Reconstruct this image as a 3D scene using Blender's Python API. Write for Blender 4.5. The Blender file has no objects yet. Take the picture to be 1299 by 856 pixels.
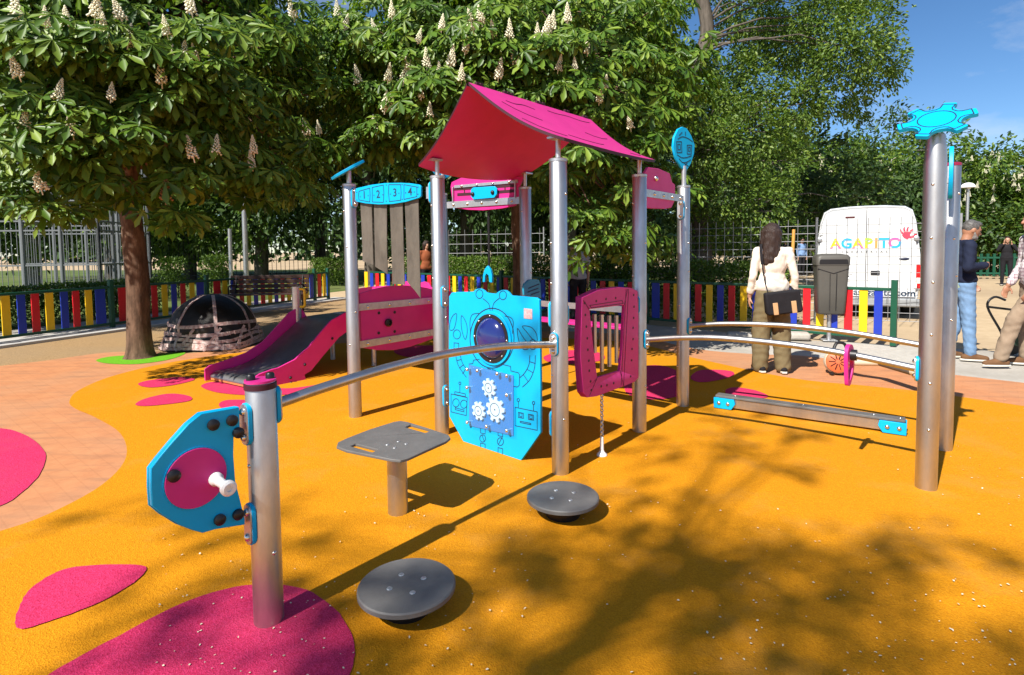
import bpy, bmesh, math, random
import numpy as np
from mathutils import Vector, Matrix
from mathutils.geometry import tessellate_polygon
random.seed(7); RNG = np.random.default_rng(11)
SC = bpy.context.scene
COL = SC.collection
PI = math.pi
AZ, EL = math.radians(40), math.radians(45.5)     # where the sun stands: behind the viewer, to the left

# ------------------------------------------------------------------ camera model (used to survey the place from the photo)
IW, IH = 1299.0, 856.0
F_, CY_, PIT, ROLL, HC = 726.0, 356.0, 0.0565, -0.0123, 1.42
_fw = Vector((0, math.cos(PIT), -math.sin(PIT))); _up = Vector((0, math.sin(PIT), math.cos(PIT))); _rt = Vector((1, 0, 0))
RT = math.cos(ROLL) * _rt + math.sin(ROLL) * _up
UP = -math.sin(ROLL) * _rt + math.cos(ROLL) * _up
EYE = Vector((0, 0, HC))
def ray(x, y): return _fw + RT * ((x - 649.5) / F_) - UP * ((y - CY_) / F_)
def G(x, y, z=0.0):
    d = ray(x, y); return EYE + d * ((z - HC) / d.z)
def AT(x, y, Y):
    d = ray(x, y); return EYE + d * (Y / d.y)
def VP(x, y, A, B, off=0.0):
    """point on the vertical plane through A and B (shifted by off to the camera's side)"""
    n = Vector((B[1] - A[1], A[0] - B[0], 0)).normalized()
    if n.dot(Vector((A[0], A[1], 0)) - EYE) > 0: n = -n          # n looks at the camera
    d = ray(x, y); t = n.dot(Vector((A[0], A[1], 0)) + n * off - EYE) / n.dot(d)
    return EYE + d * t

# ------------------------------------------------------------------ object helpers
WORLD = {}
def tag(o, label=None, cat=None, group=None, kind=None):
    if label: o['label'] = label
    if cat: o['category'] = cat
    if group: o['group'] = group
    if kind: o['kind'] = kind
    return o
def thing(name, label, cat, loc, group=None):
    o = bpy.data.objects.new(name, None); COL.objects.link(o)
    o.empty_display_size = .1; o.location = loc; WORLD[o.name] = Vector(loc)
    return tag(o, label, cat, group)
def finish(name, me, mats, parent, origin, smooth=35):
    o = bpy.data.objects.new(name, me); COL.objects.link(o)
    for m in (mats if isinstance(mats, (list, tuple)) else [mats]): me.materials.append(m)
    if parent is not None:
        o.parent = parent; WORLD[o.name] = WORLD[parent.name]
    else:
        o.location = origin; WORLD[o.name] = Vector(origin)
    if smooth:
        me.shade_smooth(); me.set_sharp_from_angle(angle=math.radians(smooth))
    return o
def V(*a): return Vector(a)
def frame(d):
    d = d.normalized(); a = V(0, 0, 1) if abs(d.z) < .9 else V(1, 0, 0)
    x = d.cross(a).normalized(); return x, x.cross(d).normalized()

class MB:
    def __init__(s): s.v = []; s.f = []; s.m = []
    def add(s, vs, fs, mi=0):
        b = len(s.v); s.v += [Vector(p) for p in vs]
        s.f += [[i + b for i in f] for f in fs]; s.m += [mi] * len(fs); return s
    def box(s, c, size, R=None, mi=0):
        c = Vector(c); hx, hy, hz = (k / 2 for k in size); R = R or Matrix.Identity(3)
        p = [c + R @ V(x, y, z) for z in (-hz, hz) for x, y in ((-hx, -hy), (hx, -hy), (hx, hy), (-hx, hy))]
        return s.add(p, [(3, 2, 1, 0), (4, 5, 6, 7), (0, 1, 5, 4), (1, 2, 6, 5), (2, 3, 7, 6), (3, 0, 4, 7)], mi)
    def bar(s, a, b, w, h, mi=0):
        """box beam from a to b: w across, h in the up direction"""
        a = Vector(a); b = Vector(b); d = (b - a); L = d.length; d.normalize()
        x = d.cross(V(0, 0, 1)); x = x.normalized() if x.length > 1e-4 else V(1, 0, 0)
        u = x.cross(d); R = Matrix((d, x, u)).transposed()
        return s.box((a + b) / 2, (L, w, h), R, mi)
    def tube(s, pts, r, n=12, mi=0, caps=True):
        pts = [Vector(p) for p in pts]; rr = r if isinstance(r, (list, tuple)) else [r] * len(pts)
        vs = []; fs = []; x = None
        for i, p in enumerate(pts):
            d = (pts[min(i + 1, len(pts) - 1)] - pts[max(i - 1, 0)])
            if d.length < 1e-9: d = V(0, 0, 1)
            d.normalize()
            if x is None: x, y = frame(d)
            else:
                x = (x - d * x.dot(d)); x = x.normalized() if x.length > 1e-6 else frame(d)[0]; y = x.cross(d)
            for k in range(n):
                a = 2 * PI * k / n; vs.append(p + (x * math.cos(a) + y * math.sin(a)) * rr[i])
        for i in range(len(pts) - 1):
            for k in range(n):
                fs.append((i * n + k, (i + 1) * n + k, (i + 1) * n + (k + 1) % n, i * n + (k + 1) % n))
        if caps: fs.append(tuple(range(n))); fs.append(tuple(reversed(range((len(pts) - 1) * n, len(pts) * n))))
        return s.add(vs, fs, mi)
    def capsule(s, a, b, ra, rb, n=12, mi=0):
        a = Vector(a); b = Vector(b); d = (b - a); d = d.normalized() if d.length > 1e-6 else V(0, 0, 1)
        P = []; Rr = []
        for t in (80, 60, 35, 12): P.append(a - d * ra * math.sin(math.radians(t))); Rr.append(ra * math.cos(math.radians(t)))
        P += [a, b]; Rr += [ra, rb]
        for t in (12, 35, 60, 80): P.append(b + d * rb * math.sin(math.radians(t))); Rr.append(rb * math.cos(math.radians(t)))
        return s.tube(P, Rr, n, mi)
    def chain(s, pts, rs, n=14, mi=0):
        for i in range(len(pts) - 1): s.capsule(pts[i], pts[i + 1], rs[i], rs[i + 1], n, mi)
        return s
    def ell(s, c, rad, R=None, nu=16, nv=10, mi=0, z0=-90):
        c = Vector(c); R = R or Matrix.Identity(3); vs = []; fs = []
        for j in range(nv + 1):
            la = math.radians(z0 + (90 - z0) * j / nv)
            la = max(min(la, PI / 2 - 1e-3), -PI / 2 + 1e-3)
            for i in range(nu):
                lo = 2 * PI * i / nu
                vs.append(c + R @ V(rad[0] * math.cos(la) * math.cos(lo), rad[1] * math.cos(la) * math.sin(lo), rad[2] * math.sin(la)))
        for j in range(nv):
            for i in range(nu): fs.append((j * nu + i, j * nu + (i + 1) % nu, (j + 1) * nu + (i + 1) % nu, (j + 1) * nu + i))
        fs.append(tuple(reversed(range(nu)))); fs.append(tuple(range(nv * nu, (nv + 1) * nu)))
        return s.add(vs, fs, mi)
    def lathe(s, c, prof, axis=None, n=24, mi=0, caps=True):
        """prof: (radius, height) pairs along axis"""
        c = Vector(c); ax = (axis or V(0, 0, 1)).normalized(); x, y = frame(ax); vs = []; fs = []
        for r, h in prof:
            for k in range(n):
                a = 2 * PI * k / n; vs.append(c + ax * h + (x * math.cos(a) - y * math.sin(a)) * max(r, 1e-4))
        for i in range(len(prof) - 1):
            for k in range(n): fs.append((i * n + k, i * n + (k + 1) % n, (i + 1) * n + (k + 1) % n, (i + 1) * n + k))
        if caps: fs.append(tuple(reversed(range(n)))); fs.append(tuple(range((len(prof) - 1) * n, len(prof) * n)))
        return s.add(vs, fs, mi)
    def prism(s, loops, ext, mi=0, side_mi=None):
        """flat outline (outer loop first, then holes) pushed along ext"""
        loops = [[Vector(p) for p in l] for l in loops]; ext = Vector(ext)
        flat = [p for l in loops for p in l]; n = len(flat)
        tris = tessellate_polygon(loops)
        nrm = Vector((0, 0, 0)); l0 = loops[0]
        for i in range(len(l0)): nrm += l0[i].cross(l0[(i + 1) % len(l0)])
        fs = []; up = nrm.dot(ext) > 0
        for t in tris:
            a, b, c = t
            tn = (flat[b] - flat[a]).cross(flat[c] - flat[a])
            if tn.length < 1e-12: continue
            if tn.dot(ext) < 0: b, c = c, b
            fs.append((a + n, b + n, c + n)); fs.append((c, b, a))
        sf = []; k = 0
        for li, l in enumerate(loops):
            m = len(l); area = Vector((0, 0, 0))
            for i in range(m): area += l[i].cross(l[(i + 1) % m])
            ccw = area.dot(ext) > 0
            if li > 0: ccw = not ccw
            for i in range(m):
                a = k + i; b = k + (i + 1) % m
                sf.append((a, b, b + n, a + n) if ccw else (b, a, a + n, b + n))
            k += m
        base = len(s.v); s.add(flat + [p + ext for p in flat], fs, mi)
        s.f += [[i + base for i in f] for f in sf]; s.m += [mi if side_mi is None else side_mi] * len(sf)
        return s
    def ribbon(s, pts, w, nrm, t=.0012, closed=False, mi=0):
        """thin raised line of width w lying on a surface with normal nrm"""
        pts = [Vector(p) for p in pts]; nrm = Vector(nrm).normalized()
        if closed: pts = pts + [pts[0]]
        for i in range(len(pts) - 1):
            a, b = pts[i], pts[i + 1]; d = b - a
            if d.length < 1e-6: continue
            d.normalize(); x = d.cross(nrm) * w / 2; a2 = a - d * w * .3; b2 = b + d * w * .3
            vs = [a2 - x, b2 - x, b2 + x, a2 + x]; vs += [p + nrm * t for p in vs]
            s.add(vs, [(4, 5, 6, 7), (0, 1, 5, 4), (1, 2, 6, 5), (2, 3, 7, 6), (3, 0, 4, 7)], mi)
        return s
    def build(s, name, mats, parent=None, origin=None, smooth=35, bevel=0.0, seg=2):
        if parent is not None: o0 = WORLD[parent.name]
        elif origin is not None: o0 = Vector(origin)
        else:
            o0 = V(sum(p.x for p in s.v) / len(s.v), sum(p.y for p in s.v) / len(s.v), min(p.z for p in s.v))
        me = bpy.data.meshes.new(name)
        me.from_pydata([p - o0 for p in s.v], [], s.f)
        if any(s.m): me.polygons.foreach_set('material_index', s.m)
        me.update()
        o = finish(name, me, mats, parent, o0, smooth)
        if bevel:
            b = o.modifiers.new('Bevel', 'BEVEL'); b.width = bevel; b.segments = seg; b.limit_method = 'ANGLE'; b.angle_limit = math.radians(50)
            b.harden_normals = False
        return o

def copy_tree(o, parent=None, loc=None):
    c = o.copy(); COL.objects.link(c)
    if parent is not None: c.parent = parent
    if loc is not None: c.location = loc
    WORLD[c.name] = Vector(loc) if loc is not None else WORLD.get(o.name, V(0, 0, 0))
    for ch in list(o.children): copy_tree(ch, c)
    return c

def catmull(pts, n=6, closed=False):
    P = [Vector(p) for p in pts]; out = []; m = len(P)
    rng = range(m) if closed else range(m - 1)
    for i in rng:
        if closed: a, b, c, d = P[(i - 1) % m], P[i], P[(i + 1) % m], P[(i + 2) % m]
        else: a, b, c, d = P[max(i - 1, 0)], P[i], P[i + 1], P[min(i + 2, m - 1)]
        for k in range(n):
            t = k / n
            out.append(.5 * ((2 * b) + (c - a) * t + (2 * a - 5 * b + 4 * c - d) * t * t + (3 * b - a - 3 * c + d) * t ** 3))
    if not closed: out.append(P[-1])
    return out
def round_poly(pts, r, n=4):
    """round each corner of a closed outline by r (metres)"""
    P = [Vector(p) for p in pts]; out = []; m = len(P)
    for i in range(m):
        a, b, c = P[i - 1], P[i], P[(i + 1) % m]
        u = a - b; v = c - b; k = min(r, u.length * .45, v.length * .45)
        p0 = b + u.normalized() * k; p1 = b + v.normalized() * k
        for j in range(n + 1):
            t = j / n; out.append(p0 * (1 - t) ** 2 + b * 2 * t * (1 - t) + p1 * t * t)
    return out

# ------------------------------------------------------------------ materials
def nt(m): return m.node_tree.nodes, m.node_tree.links
def mat(name, col, rough=.5, metal=0.0, var=0.0, scale=8.0, bump=0.0, bscale=60.0, spec=.5, col2=None, stretch=None, trans=0.0, ior=1.45, coat=0.0):
    m = bpy.data.materials.new(name); m.use_nodes = True; N, L = nt(m)
    b = N['Principled BSDF']; b.inputs['Roughness'].default_value = rough; b.inputs['Metallic'].default_value = metal
    b.inputs['Base Color'].default_value = (*col, 1); b.inputs['Specular IOR Level'].default_value = spec
    b.inputs['IOR'].default_value = ior
    if trans: b.inputs['Transmission Weight'].default_value = trans
    if coat: b.inputs['Coat Weight'].default_value = coat; b.inputs['Coat Roughness'].default_value = .15
    if var or bump:
        tc = N.new('ShaderNodeTexCoord'); mp = N.new('ShaderNodeMapping'); L.new(tc.outputs['Object'], mp.inputs['Vector'])
        if stretch: mp.inputs['Scale'].default_value = stretch
    if var:
        nz = N.new('ShaderNodeTexNoise'); nz.inputs['Scale'].default_value = scale; nz.inputs['Detail'].default_value = 6
        nz.inputs['Roughness'].default_value = .65; L.new(mp.outputs['Vector'], nz.inputs['Vector'])
        rp = N.new('ShaderNodeMapRange'); rp.inputs['From Min'].default_value = .3; rp.inputs['From Max'].default_value = .7
        L.new(nz.outputs['Fac'], rp.inputs['Value'])
        mx = N.new('ShaderNodeMix'); mx.data_type = 'RGBA'
        c2 = col2 or tuple(max(0, c * (1 - var)) for c in col)
        mx.inputs[6].default_value = (*c2, 1); mx.inputs[7].default_value = (*[min(1, c * (1 + var * .35)) for c in col], 1)
        L.new(rp.outputs[0], mx.inputs[0]); L.new(mx.outputs[2], b.inputs['Base Color'])
        rr = N.new('ShaderNodeMapRange'); rr.inputs['To Min'].default_value = min(1, rough * 1.25); rr.inputs['To Max'].default_value = rough * .8
        L.new(nz.outputs['Fac'], rr.inputs['Value']); L.new(rr.outputs[0], b.inputs['Roughness'])
    if bump:
        n2 = N.new('ShaderNodeTexNoise'); n2.inputs['Scale'].default_value = bscale; n2.inputs['Detail'].default_value = 4
        L.new(mp.outputs['Vector'], n2.inputs['Vector'])
        bp = N.new('ShaderNodeBump'); bp.inputs['Strength'].default_value = bump; bp.inputs['Distance'].default_value = .01
        L.new(n2.outputs['Fac'], bp.inputs['Height']); L.new(bp.outputs['Normal'], b.inputs['Normal'])
    return m
def rubber(name, c1, c2, dark):
    """EPDM granulate: small grains of slightly different tone, rough, with a soft bump and large worn areas"""
    m = bpy.data.materials.new(name); m.use_nodes = True; N, L = nt(m); b = N['Principled BSDF']
    b.inputs['Roughness'].default_value = .9; b.inputs['Specular IOR Level'].default_value = .12
    tc = N.new('ShaderNodeTexCoord')
    vo = N.new('ShaderNodeTexVoronoi'); vo.inputs['Scale'].default_value = 190; L.new(tc.outputs['Object'], vo.inputs['Vector'])
    sp = N.new('ShaderNodeSeparateColor'); L.new(vo.outputs['Color'], sp.inputs['Color'])
    mx = N.new('ShaderNodeMix'); mx.data_type = 'RGBA'; mx.inputs[6].default_value = (*c1, 1); mx.inputs[7].default_value = (*c2, 1)
    L.new(sp.outputs[0], mx.inputs[0])
    nz = N.new('ShaderNodeTexNoise'); nz.inputs['Scale'].default_value = 1.7; nz.inputs['Detail'].default_value = 7; nz.inputs['Roughness'].default_value = .7
    L.new(tc.outputs['Object'], nz.inputs['Vector'])
    rp = N.new('ShaderNodeMapRange'); rp.inputs['From Min'].default_value = .52; rp.inputs['From Max'].default_value = .78; rp.inputs['To Max'].default_value = .6
    L.new(nz.outputs['Fac'], rp.inputs['Value'])
    m2 = N.new('ShaderNodeMix'); m2.data_type = 'RGBA'; m2.inputs[7].default_value = (*dark, 1)
    L.new(rp.outputs[0], m2.inputs[0]); L.new(mx.outputs[2], m2.inputs[6]); L.new(m2.outputs[2], b.inputs['Base Color'])
    bp = N.new('ShaderNodeBump'); bp.inputs['Strength'].default_value = .55; bp.inputs['Distance'].default_value = .004
    L.new(vo.outputs['Distance'], bp.inputs['Height'])
    n3 = N.new('ShaderNodeTexNoise'); n3.inputs['Scale'].default_value = 45; L.new(tc.outputs['Object'], n3.inputs['Vector'])
    b2 = N.new('ShaderNodeBump'); b2.inputs['Strength'].default_value = .25; b2.inputs['Distance'].default_value = .01
    L.new(n3.outputs['Fac'], b2.inputs['Height']); L.new(bp.outputs['Normal'], b2.inputs['Normal']); L.new(b2.outputs['Normal'], b.inputs['Normal'])
    return m
def leafmat(name, c1, c2, c3, transl=.35, rough=.42):
    m = bpy.data.materials.new(name); m.use_nodes = True; N, L = nt(m); b = N['Principled BSDF']
    b.inputs['Roughness'].default_value = rough; b.inputs['Specular IOR Level'].default_value = .32
    g = N.new('ShaderNodeNewGeometry'); r = N.new('ShaderNodeValToRGB'); e = r.color_ramp.elements
    e[0].color = (*c1, 1); e[1].color = (*c3, 1); k = e.new(.55); k.color = (*c2, 1)
    L.new(g.outputs['Random Per Island'], r.inputs['Fac']); L.new(r.outputs['Color'], b.inputs['Base Color'])
    t = N.new('ShaderNodeBsdfTranslucent'); hs = N.new('ShaderNodeMix'); hs.data_type = 'RGBA'; hs.blend_type = 'MULTIPLY'
    hs.inputs[0].default_value = 1; hs.inputs[7].default_value = (1.25, 1.4, .5, 1); L.new(r.outputs['Color'], hs.inputs[6]); L.new(hs.outputs[2], t.inputs['Color'])
    ms = N.new('ShaderNodeMixShader'); ms.inputs[0].default_value = transl
    L.new(b.outputs[0], ms.inputs[1]); L.new(t.outputs[0], ms.inputs[2]); L.new(ms.outputs[0], N['Material Output'].inputs['Surface'])
    return m
def textured(name, c1, c2, scale, rough=.9, bump=.4, c3=None, s3=.5, vor=False):
    m = bpy.data.materials.new(name); m.use_nodes = True; N, L = nt(m); b = N['Principled BSDF']; b.inputs['Roughness'].default_value = rough
    b.inputs['Specular IOR Level'].default_value = .25
    tc = N.new('ShaderNodeTexCoord')
    if vor:
        t = N.new('ShaderNodeTexVoronoi'); t.inputs['Scale'].default_value = scale; L.new(tc.outputs['Object'], t.inputs['Vector'])
        sp = N.new('ShaderNodeSeparateColor'); L.new(t.outputs['Color'], sp.inputs['Color']); fac = sp.outputs[0]; hgt = t.outputs['Distance']
    else:
        t = N.new('ShaderNodeTexNoise'); t.inputs['Scale'].default_value = scale; t.inputs['Detail'].default_value = 9; t.inputs['Roughness'].default_value = .7
        L.new(tc.outputs['Object'], t.inputs['Vector']); rg = N.new('ShaderNodeMapRange'); rg.inputs['From Min'].default_value = .32; rg.inputs['From Max'].default_value = .68
        L.new(t.outputs['Fac'], rg.inputs['Value']); fac = rg.outputs[0]; hgt = t.outputs['Fac']
    mx = N.new('ShaderNodeMix'); mx.data_type = 'RGBA'; mx.inputs[6].default_value = (*c1, 1); mx.inputs[7].default_value = (*c2, 1); L.new(fac, mx.inputs[0])
    out = mx.outputs[2]
    if c3:
        n3 = N.new('ShaderNodeTexNoise'); n3.inputs['Scale'].default_value = s3; n3.inputs['Detail'].default_value = 5; L.new(tc.outputs['Object'], n3.inputs['Vector'])
        r3 = N.new('ShaderNodeMapRange'); r3.inputs['From Min'].default_value = .42; r3.inputs['From Max'].default_value = .68; r3.inputs['To Max'].default_value = .8
        L.new(n3.outputs['Fac'], r3.inputs['Value']); m3 = N.new('ShaderNodeMix'); m3.data_type = 'RGBA'; m3.inputs[7].default_value = (*c3, 1)
        L.new(r3.outputs[0], m3.inputs[0]); L.new(out, m3.inputs[6]); out = m3.outputs[2]
    L.new(out, b.inputs['Base Color'])
    bp = N.new('ShaderNodeBump'); bp.inputs['Strength'].default_value = bump; bp.inputs['Distance'].default_value = .01
    L.new(hgt, bp.inputs['Height']); L.new(bp.outputs['Normal'], b.inputs['Normal'])
    return m

def clear(name):
    m = bpy.data.materials.new(name); m.use_nodes = True; N, L = nt(m); b = N['Principled BSDF']; b.inputs['Base Color'].default_value = (.55, .75, .95, 1); b.inputs['Roughness'].default_value = .12
    t = N.new('ShaderNodeBsdfTransparent'); t.inputs['Color'].default_value = (.86, .94, 1, 1); ms = N.new('ShaderNodeMixShader'); ms.inputs[0].default_value = .045
    L.new(t.outputs[0], ms.inputs[1]); L.new(b.outputs[0], ms.inputs[2]); L.new(ms.outputs[0], N['Material Output'].inputs['Surface']); return m
M = {}
M['steel'] = mat('brushed_steel', (.56, .55, .54), .40, 1.0, .28, 9, .06, 40, stretch=(1, 1, .35))
M['galv'] = mat('galvanised_steel', (.56, .57, .58), .42, .9, .25, 20, .04, 60)
M['bolt'] = mat('bolt_steel', (.7, .68, .64), .25, 1.0, .1, 30)
M['cyan'] = mat('cyan_board', (.0, .38, .72), .42, 0, .12, 3, .03, 220, spec=.3)
M['cyan_shade'] = mat('cyan_board_shade', (.02, .25, .38), .4, 0, .06, 5, .03, 220)  # cyan board darkened to stand for shade on the tongue panel
M['pink'] = mat('pink_board', (.59, .026, .225), .42, 0, .13, 3, .03, 220, spec=.35)
M['maroon'] = mat('maroon_board', (.27, .012, .055), .36, 0, .1, 5, .03, 220)
M['purple'] = mat('purple_board', (.26, .016, .085), .34, 0, .1, 5, .03, 220)
M['line'] = mat('engraved_line', (.008, .03, .07), .6)
M['line_red'] = mat('engraved_line_maroon', (.04, .004, .012), .6)
M['darkgrey'] = mat('dark_grey_board', (.125, .12, .115), .55, 0, .25, 6, .15, 300)
M['black'] = mat('black_plastic', (.012, .012, .014), .4, 0, .2, 9)
M['white'] = mat('white_plastic', (.8, .8, .78), .35, 0, .05, 9)
M['yellow'] = mat('yellow_paint', (.82, .50, .01), .38, 0, .1, 6)
M['red'] = mat('red_paint', (.62, .012, .02), .38, 0, .1, 6)
M['blue'] = mat('blue_paint', (.015, .04, .38), .38, 0, .1, 6)
M['green'] = mat('dark_green_paint', (.008, .075, .04), .38, 0, .15, 6)
M['slate'] = mat('rubber_strip', (.115, .10, .08), .5, 0, .45, 10, .2, 90, stretch=(1, 1, .4))
M['poly'] = clear('clear_cover')
M['domeblue'] = mat('dark_blue_dome', (.012, .02, .13), .07, 0, coat=.6)
M['chute'] = mat('steel_chute', (.34, .33, .33), .45, 1.0, .25, 5)
M['wrap'] = mat('black_wrap', (.011, .008, .006), .5, 0, .3, 5, .7, 14)
M['tape'] = mat('pale_tape', (.60, .53, .5), .4, 0, .5, 22, .2, 30, col2=(.3, .11, .09))
M['wood'] = mat('dark_brown_slats', (.05, .02, .014), .55, 0, .35, 8, .1, 60, stretch=(.2, 1, 1))
M['bark'] = mat('reddish_bark', (.16, .095, .062), .95, 0, .75, 7, 1.0, 13, spec=.2, stretch=(1.6, 1.6, .5))
M['bark2'] = mat('grey_bark', (.13, .11, .09), .95, 0, .6, 8, .9, 14, spec=.2, stretch=(1.6, 1.6, .3))
M['palebark'] = mat('pale_bark', (.36, .34, .29), .9, 0, .5, 3, .4, 12)
M['rubber_o'] = rubber('orange_rubber', (.61, .25, .007), (.48, .18, .004), (.50, .245, .05))
M['rubber_p'] = rubber('pink_rubber', (.60, .04, .135), (.45, .018, .07), (.46, .05, .10))
M['rubber_g'] = rubber('green_rubber', (.16, .42, .02), (.09, .3, .01), (.14, .3, .03))
M['sand'] = textured('sandy_soil', (.50, .38, .24), (.40, .29, .17), 5, .95, .35, (.33, .24, .15), .25)
M['gravel'] = textured('tan_gravel', (.42, .27, .13), (.24, .15, .07), 90, .95, .6, (.30, .21, .12), .6, vor=True)
M['concrete'] = textured('worn_concrete', (.50, .47, .42), (.36, .33, .29), 14, .9, .35, (.30, .27, .23), .9)
M['granite'] = textured('granite_kerb', (.52, .50, .47), (.38, .36, .34), 120, .8, .2)
M['lawn'] = textured('lawn_grass', (.10, .14, .03), (.05, .09, .015), 60, .95, .8, (.16, .16, .06), .3)
M['leaf_ch'] = leafmat('chestnut_leaves', (.032, .078, .010), (.088, .17, .017), (.22, .31, .042), .26, .42)
M['leaf_ch2'] = leafmat('chestnut_leaves_far', (.035, .08, .012), (.085, .155, .02), (.18, .25, .04), .3, .42)
M['leaf_lt'] = leafmat('light_small_leaves', (.045, .09, .013), (.095, .165, .023), (.20, .27, .045), .32, .45)
M['leaf_dk'] = leafmat('dark_leaves', (.022, .05, .013), (.045, .09, .022), (.085, .14, .034), .26, .5)
M['leaf_hg'] = leafmat('hedge_leaves', (.055, .11, .016), (.1, .17, .026), (.16, .23, .04), .3, .45)
M['needle'] = leafmat('conifer_foliage', (.035, .055, .03), (.06, .085, .045), (.1, .12, .07), .15, .6)
M['bloom'] = mat('cream_blossom', (.84, .80, .60), .7, 0, .08, 40)
M['bloom_shade'] = mat('blossom_shade', (.34, .19, .09), .8, 0, .3, 40)  # brown tint stands for shade on flower spikes low in the crown
# ------------------------------------------------------------------ lettering
def text_into(mb, body, size, pos, xd, yd, ext=.002, mi=0, align='CENTER', bold=.012):
    cu = bpy.data.curves.new('lettering_tmp', 'FONT'); cu.body = body; cu.size = size; cu.align_x = align; cu.align_y = 'CENTER'
    cu.resolution_u = 4; cu.offset = size * bold
    o = bpy.data.objects.new('lettering_tmp', cu); COL.objects.link(o)
    bpy.context.view_layer.update()
    me = bpy.data.meshes.new_from_object(o.evaluated_get(bpy.context.evaluated_depsgraph_get()))
    xd = Vector(xd).normalized(); yd = Vector(yd).normalized(); nd = xd.cross(yd); pos = Vector(pos)
    base = [pos + xd * v.co.x + yd * v.co.y for v in me.vertices]; n = len(base)
    fs = [tuple(p.vertices) for p in me.polygons]
    vs = [p + nd * ext for p in base]
    mb.add(vs, fs, mi)
    bpy.data.objects.remove(o); bpy.data.curves.remove(cu); bpy.data.meshes.remove(me)
    return mb

# ------------------------------------------------------------------ the play structure
PB = dict(L=(341.4, 785), G=(1174.5, 617), B=(711, 598), A=(561, 549), E=(451, 527), F=(866, 513), C=(811, 545), H=(1196, 568))
P = {k: G(*v) for k, v in PB.items()}
U = (P['C'] - P['B']).normalized(); W = (P['B'] - P['A']).normalized()      # the two directions of its square plan
SIDE = (P['C'] - P['B']).length
P['D'] = P['A'] + (P['C'] - P['B']); P['K'] = P['E'] + U * SIDE               # K: rear post behind A
TOP = dict(L=.93, G=2.03, B=1.96, A=1.965, C=1.96, D=1.96, E=1.97, K=1.96, F=1.945, H=1.95)
RP = .0545
play = thing('play_structure', 'pink and cyan climbing structure of steel posts with a pink gabled roof', 'play structure', (P['A'] + P['C']) / 2)

def bolt_into(mb, p, d, r=.011, mi=0):
    d = Vector(d).normalized(); mb.lathe(p, [(r, 0), (r, r * .25), (r * .8, r * .6), (r * .35, r * .85), (.0005, r * .9)], d, 10, mi)
posts = {}
for k in 'ABCDEKFGHL':
    b = P[k]; h = TOP[k]; mb = MB()
    if k == 'G': prof = [(RP, -.03), (RP, h - .13), (RP * .8, h), (RP * .72, h + .002)]
    else: prof = [(RP, -.03), (RP, h - .004), (RP * .96, h)]
    mb.lathe(b, prof, None, 28)
    nb = (EYE - b); nb.z = 0; nb.normalize(); sd = V(-nb.y, nb.x, 0)
    zs = [.35, .62, .9, 1.2, 1.45, 1.75] if k != 'L' else [.28, .62, .8]
    for i, z in enumerate(zs):
        ang = random.choice([-1.1, -.6, .5, 1.0]) if k != 'G' else random.choice([-.15, .1])
        d = nb * math.cos(ang) + sd * math.sin(ang); bolt_into(mb, b + d * (RP - .001) + V(0, 0, z), d, .008, 1)
    o = mb.build('post', [M['steel'], M['bolt']], play, smooth=40); posts[k] = o
    if k != 'L':
        c = MB(); c.lathe(b + V(0, 0, h), [(RP + .003, -.012), (RP + .003, .004), (RP * .9, .009), (.001, .011)] if k != 'G' else [(RP * .7, 0), (.001, .004)], None, 24)
        c.build('post_cap', M['maroon'] if k == 'H' else M['galv'], o)

def stadium(c, xd, yd, w, h, n=8):
    r = w / 2; out = []
    for s, base in ((1, 0), (-1, PI)):
        for i in range(n + 1):
            a = base + PI * i / n; out.append(c + xd * (r * math.cos(a)) + yd * (s * (h / 2 - r) + r * math.sin(a)))
    return out
def bracket(b, d, z, parent, hgt=.15, col='cyan'):
    """clamp plate on a post at height z, facing direction d"""
    d = Vector((d.x, d.y, 0)).normalized(); x = V(-d.y, d.x, 0); c = b + V(0, 0, z) + d * (RP - .006); mb = MB()
    mb.prism([stadium(c, x, V(0, 0, 1), .062, hgt)], d * .014, 0)
    mb.prism([stadium(c + d * .0145, x, V(0, 0, 1), .056, hgt - .008)], d * .006, 1)
    for s in (-1, 1): bolt_into(mb, c + d * .02 + V(0, 0, s * (hgt / 2 - .032)), d, .015, 2)
    return mb.build('bracket', [M[col], M['galv'], M['bolt']], parent, smooth=40)

# ---- hand rails
def rail(k0, k1, px, r=.0212):
    a, b = P[k0], P[k1]; pts = catmull([VP(x, y, a, b) for x, y in px], 8)
    d = (b - a); d.z = 0; d.normalize()
    p0 = a + d * RP; p1 = b - d * RP
    pts = [p for p in pts if (p - p0).dot(d) > 0 and (p - p1).dot(d) < 0]
    pts = [V(p0.x, p0.y, pts[0].z)] + pts + [V(p1.x, p1.y, pts[-1].z)]
    o = MB().tube(pts, r, 16).build('hand_rail', M['steel'], play, smooth=50)
    bracket(a, d, pts[0].z, o); bracket(b, -d, pts[-1].z, o)
    return o, pts
rail('L', 'B', [(345, 514), (370, 505.5), (400, 495), (450, 479), (500, 464.5), (560, 450), (620, 441), (660, 438), (705, 437)])
r2, r2p = rail('C', 'G', [(806, 432), (830, 430), (870, 428), (920, 429), (1000, 437), (1080, 450), (1170, 469)])
rail('F', 'H', [(866, 415), (890, 412), (930, 410.5), (1000, 413), (1080, 422), (1165, 437), (1190, 442)])
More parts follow.
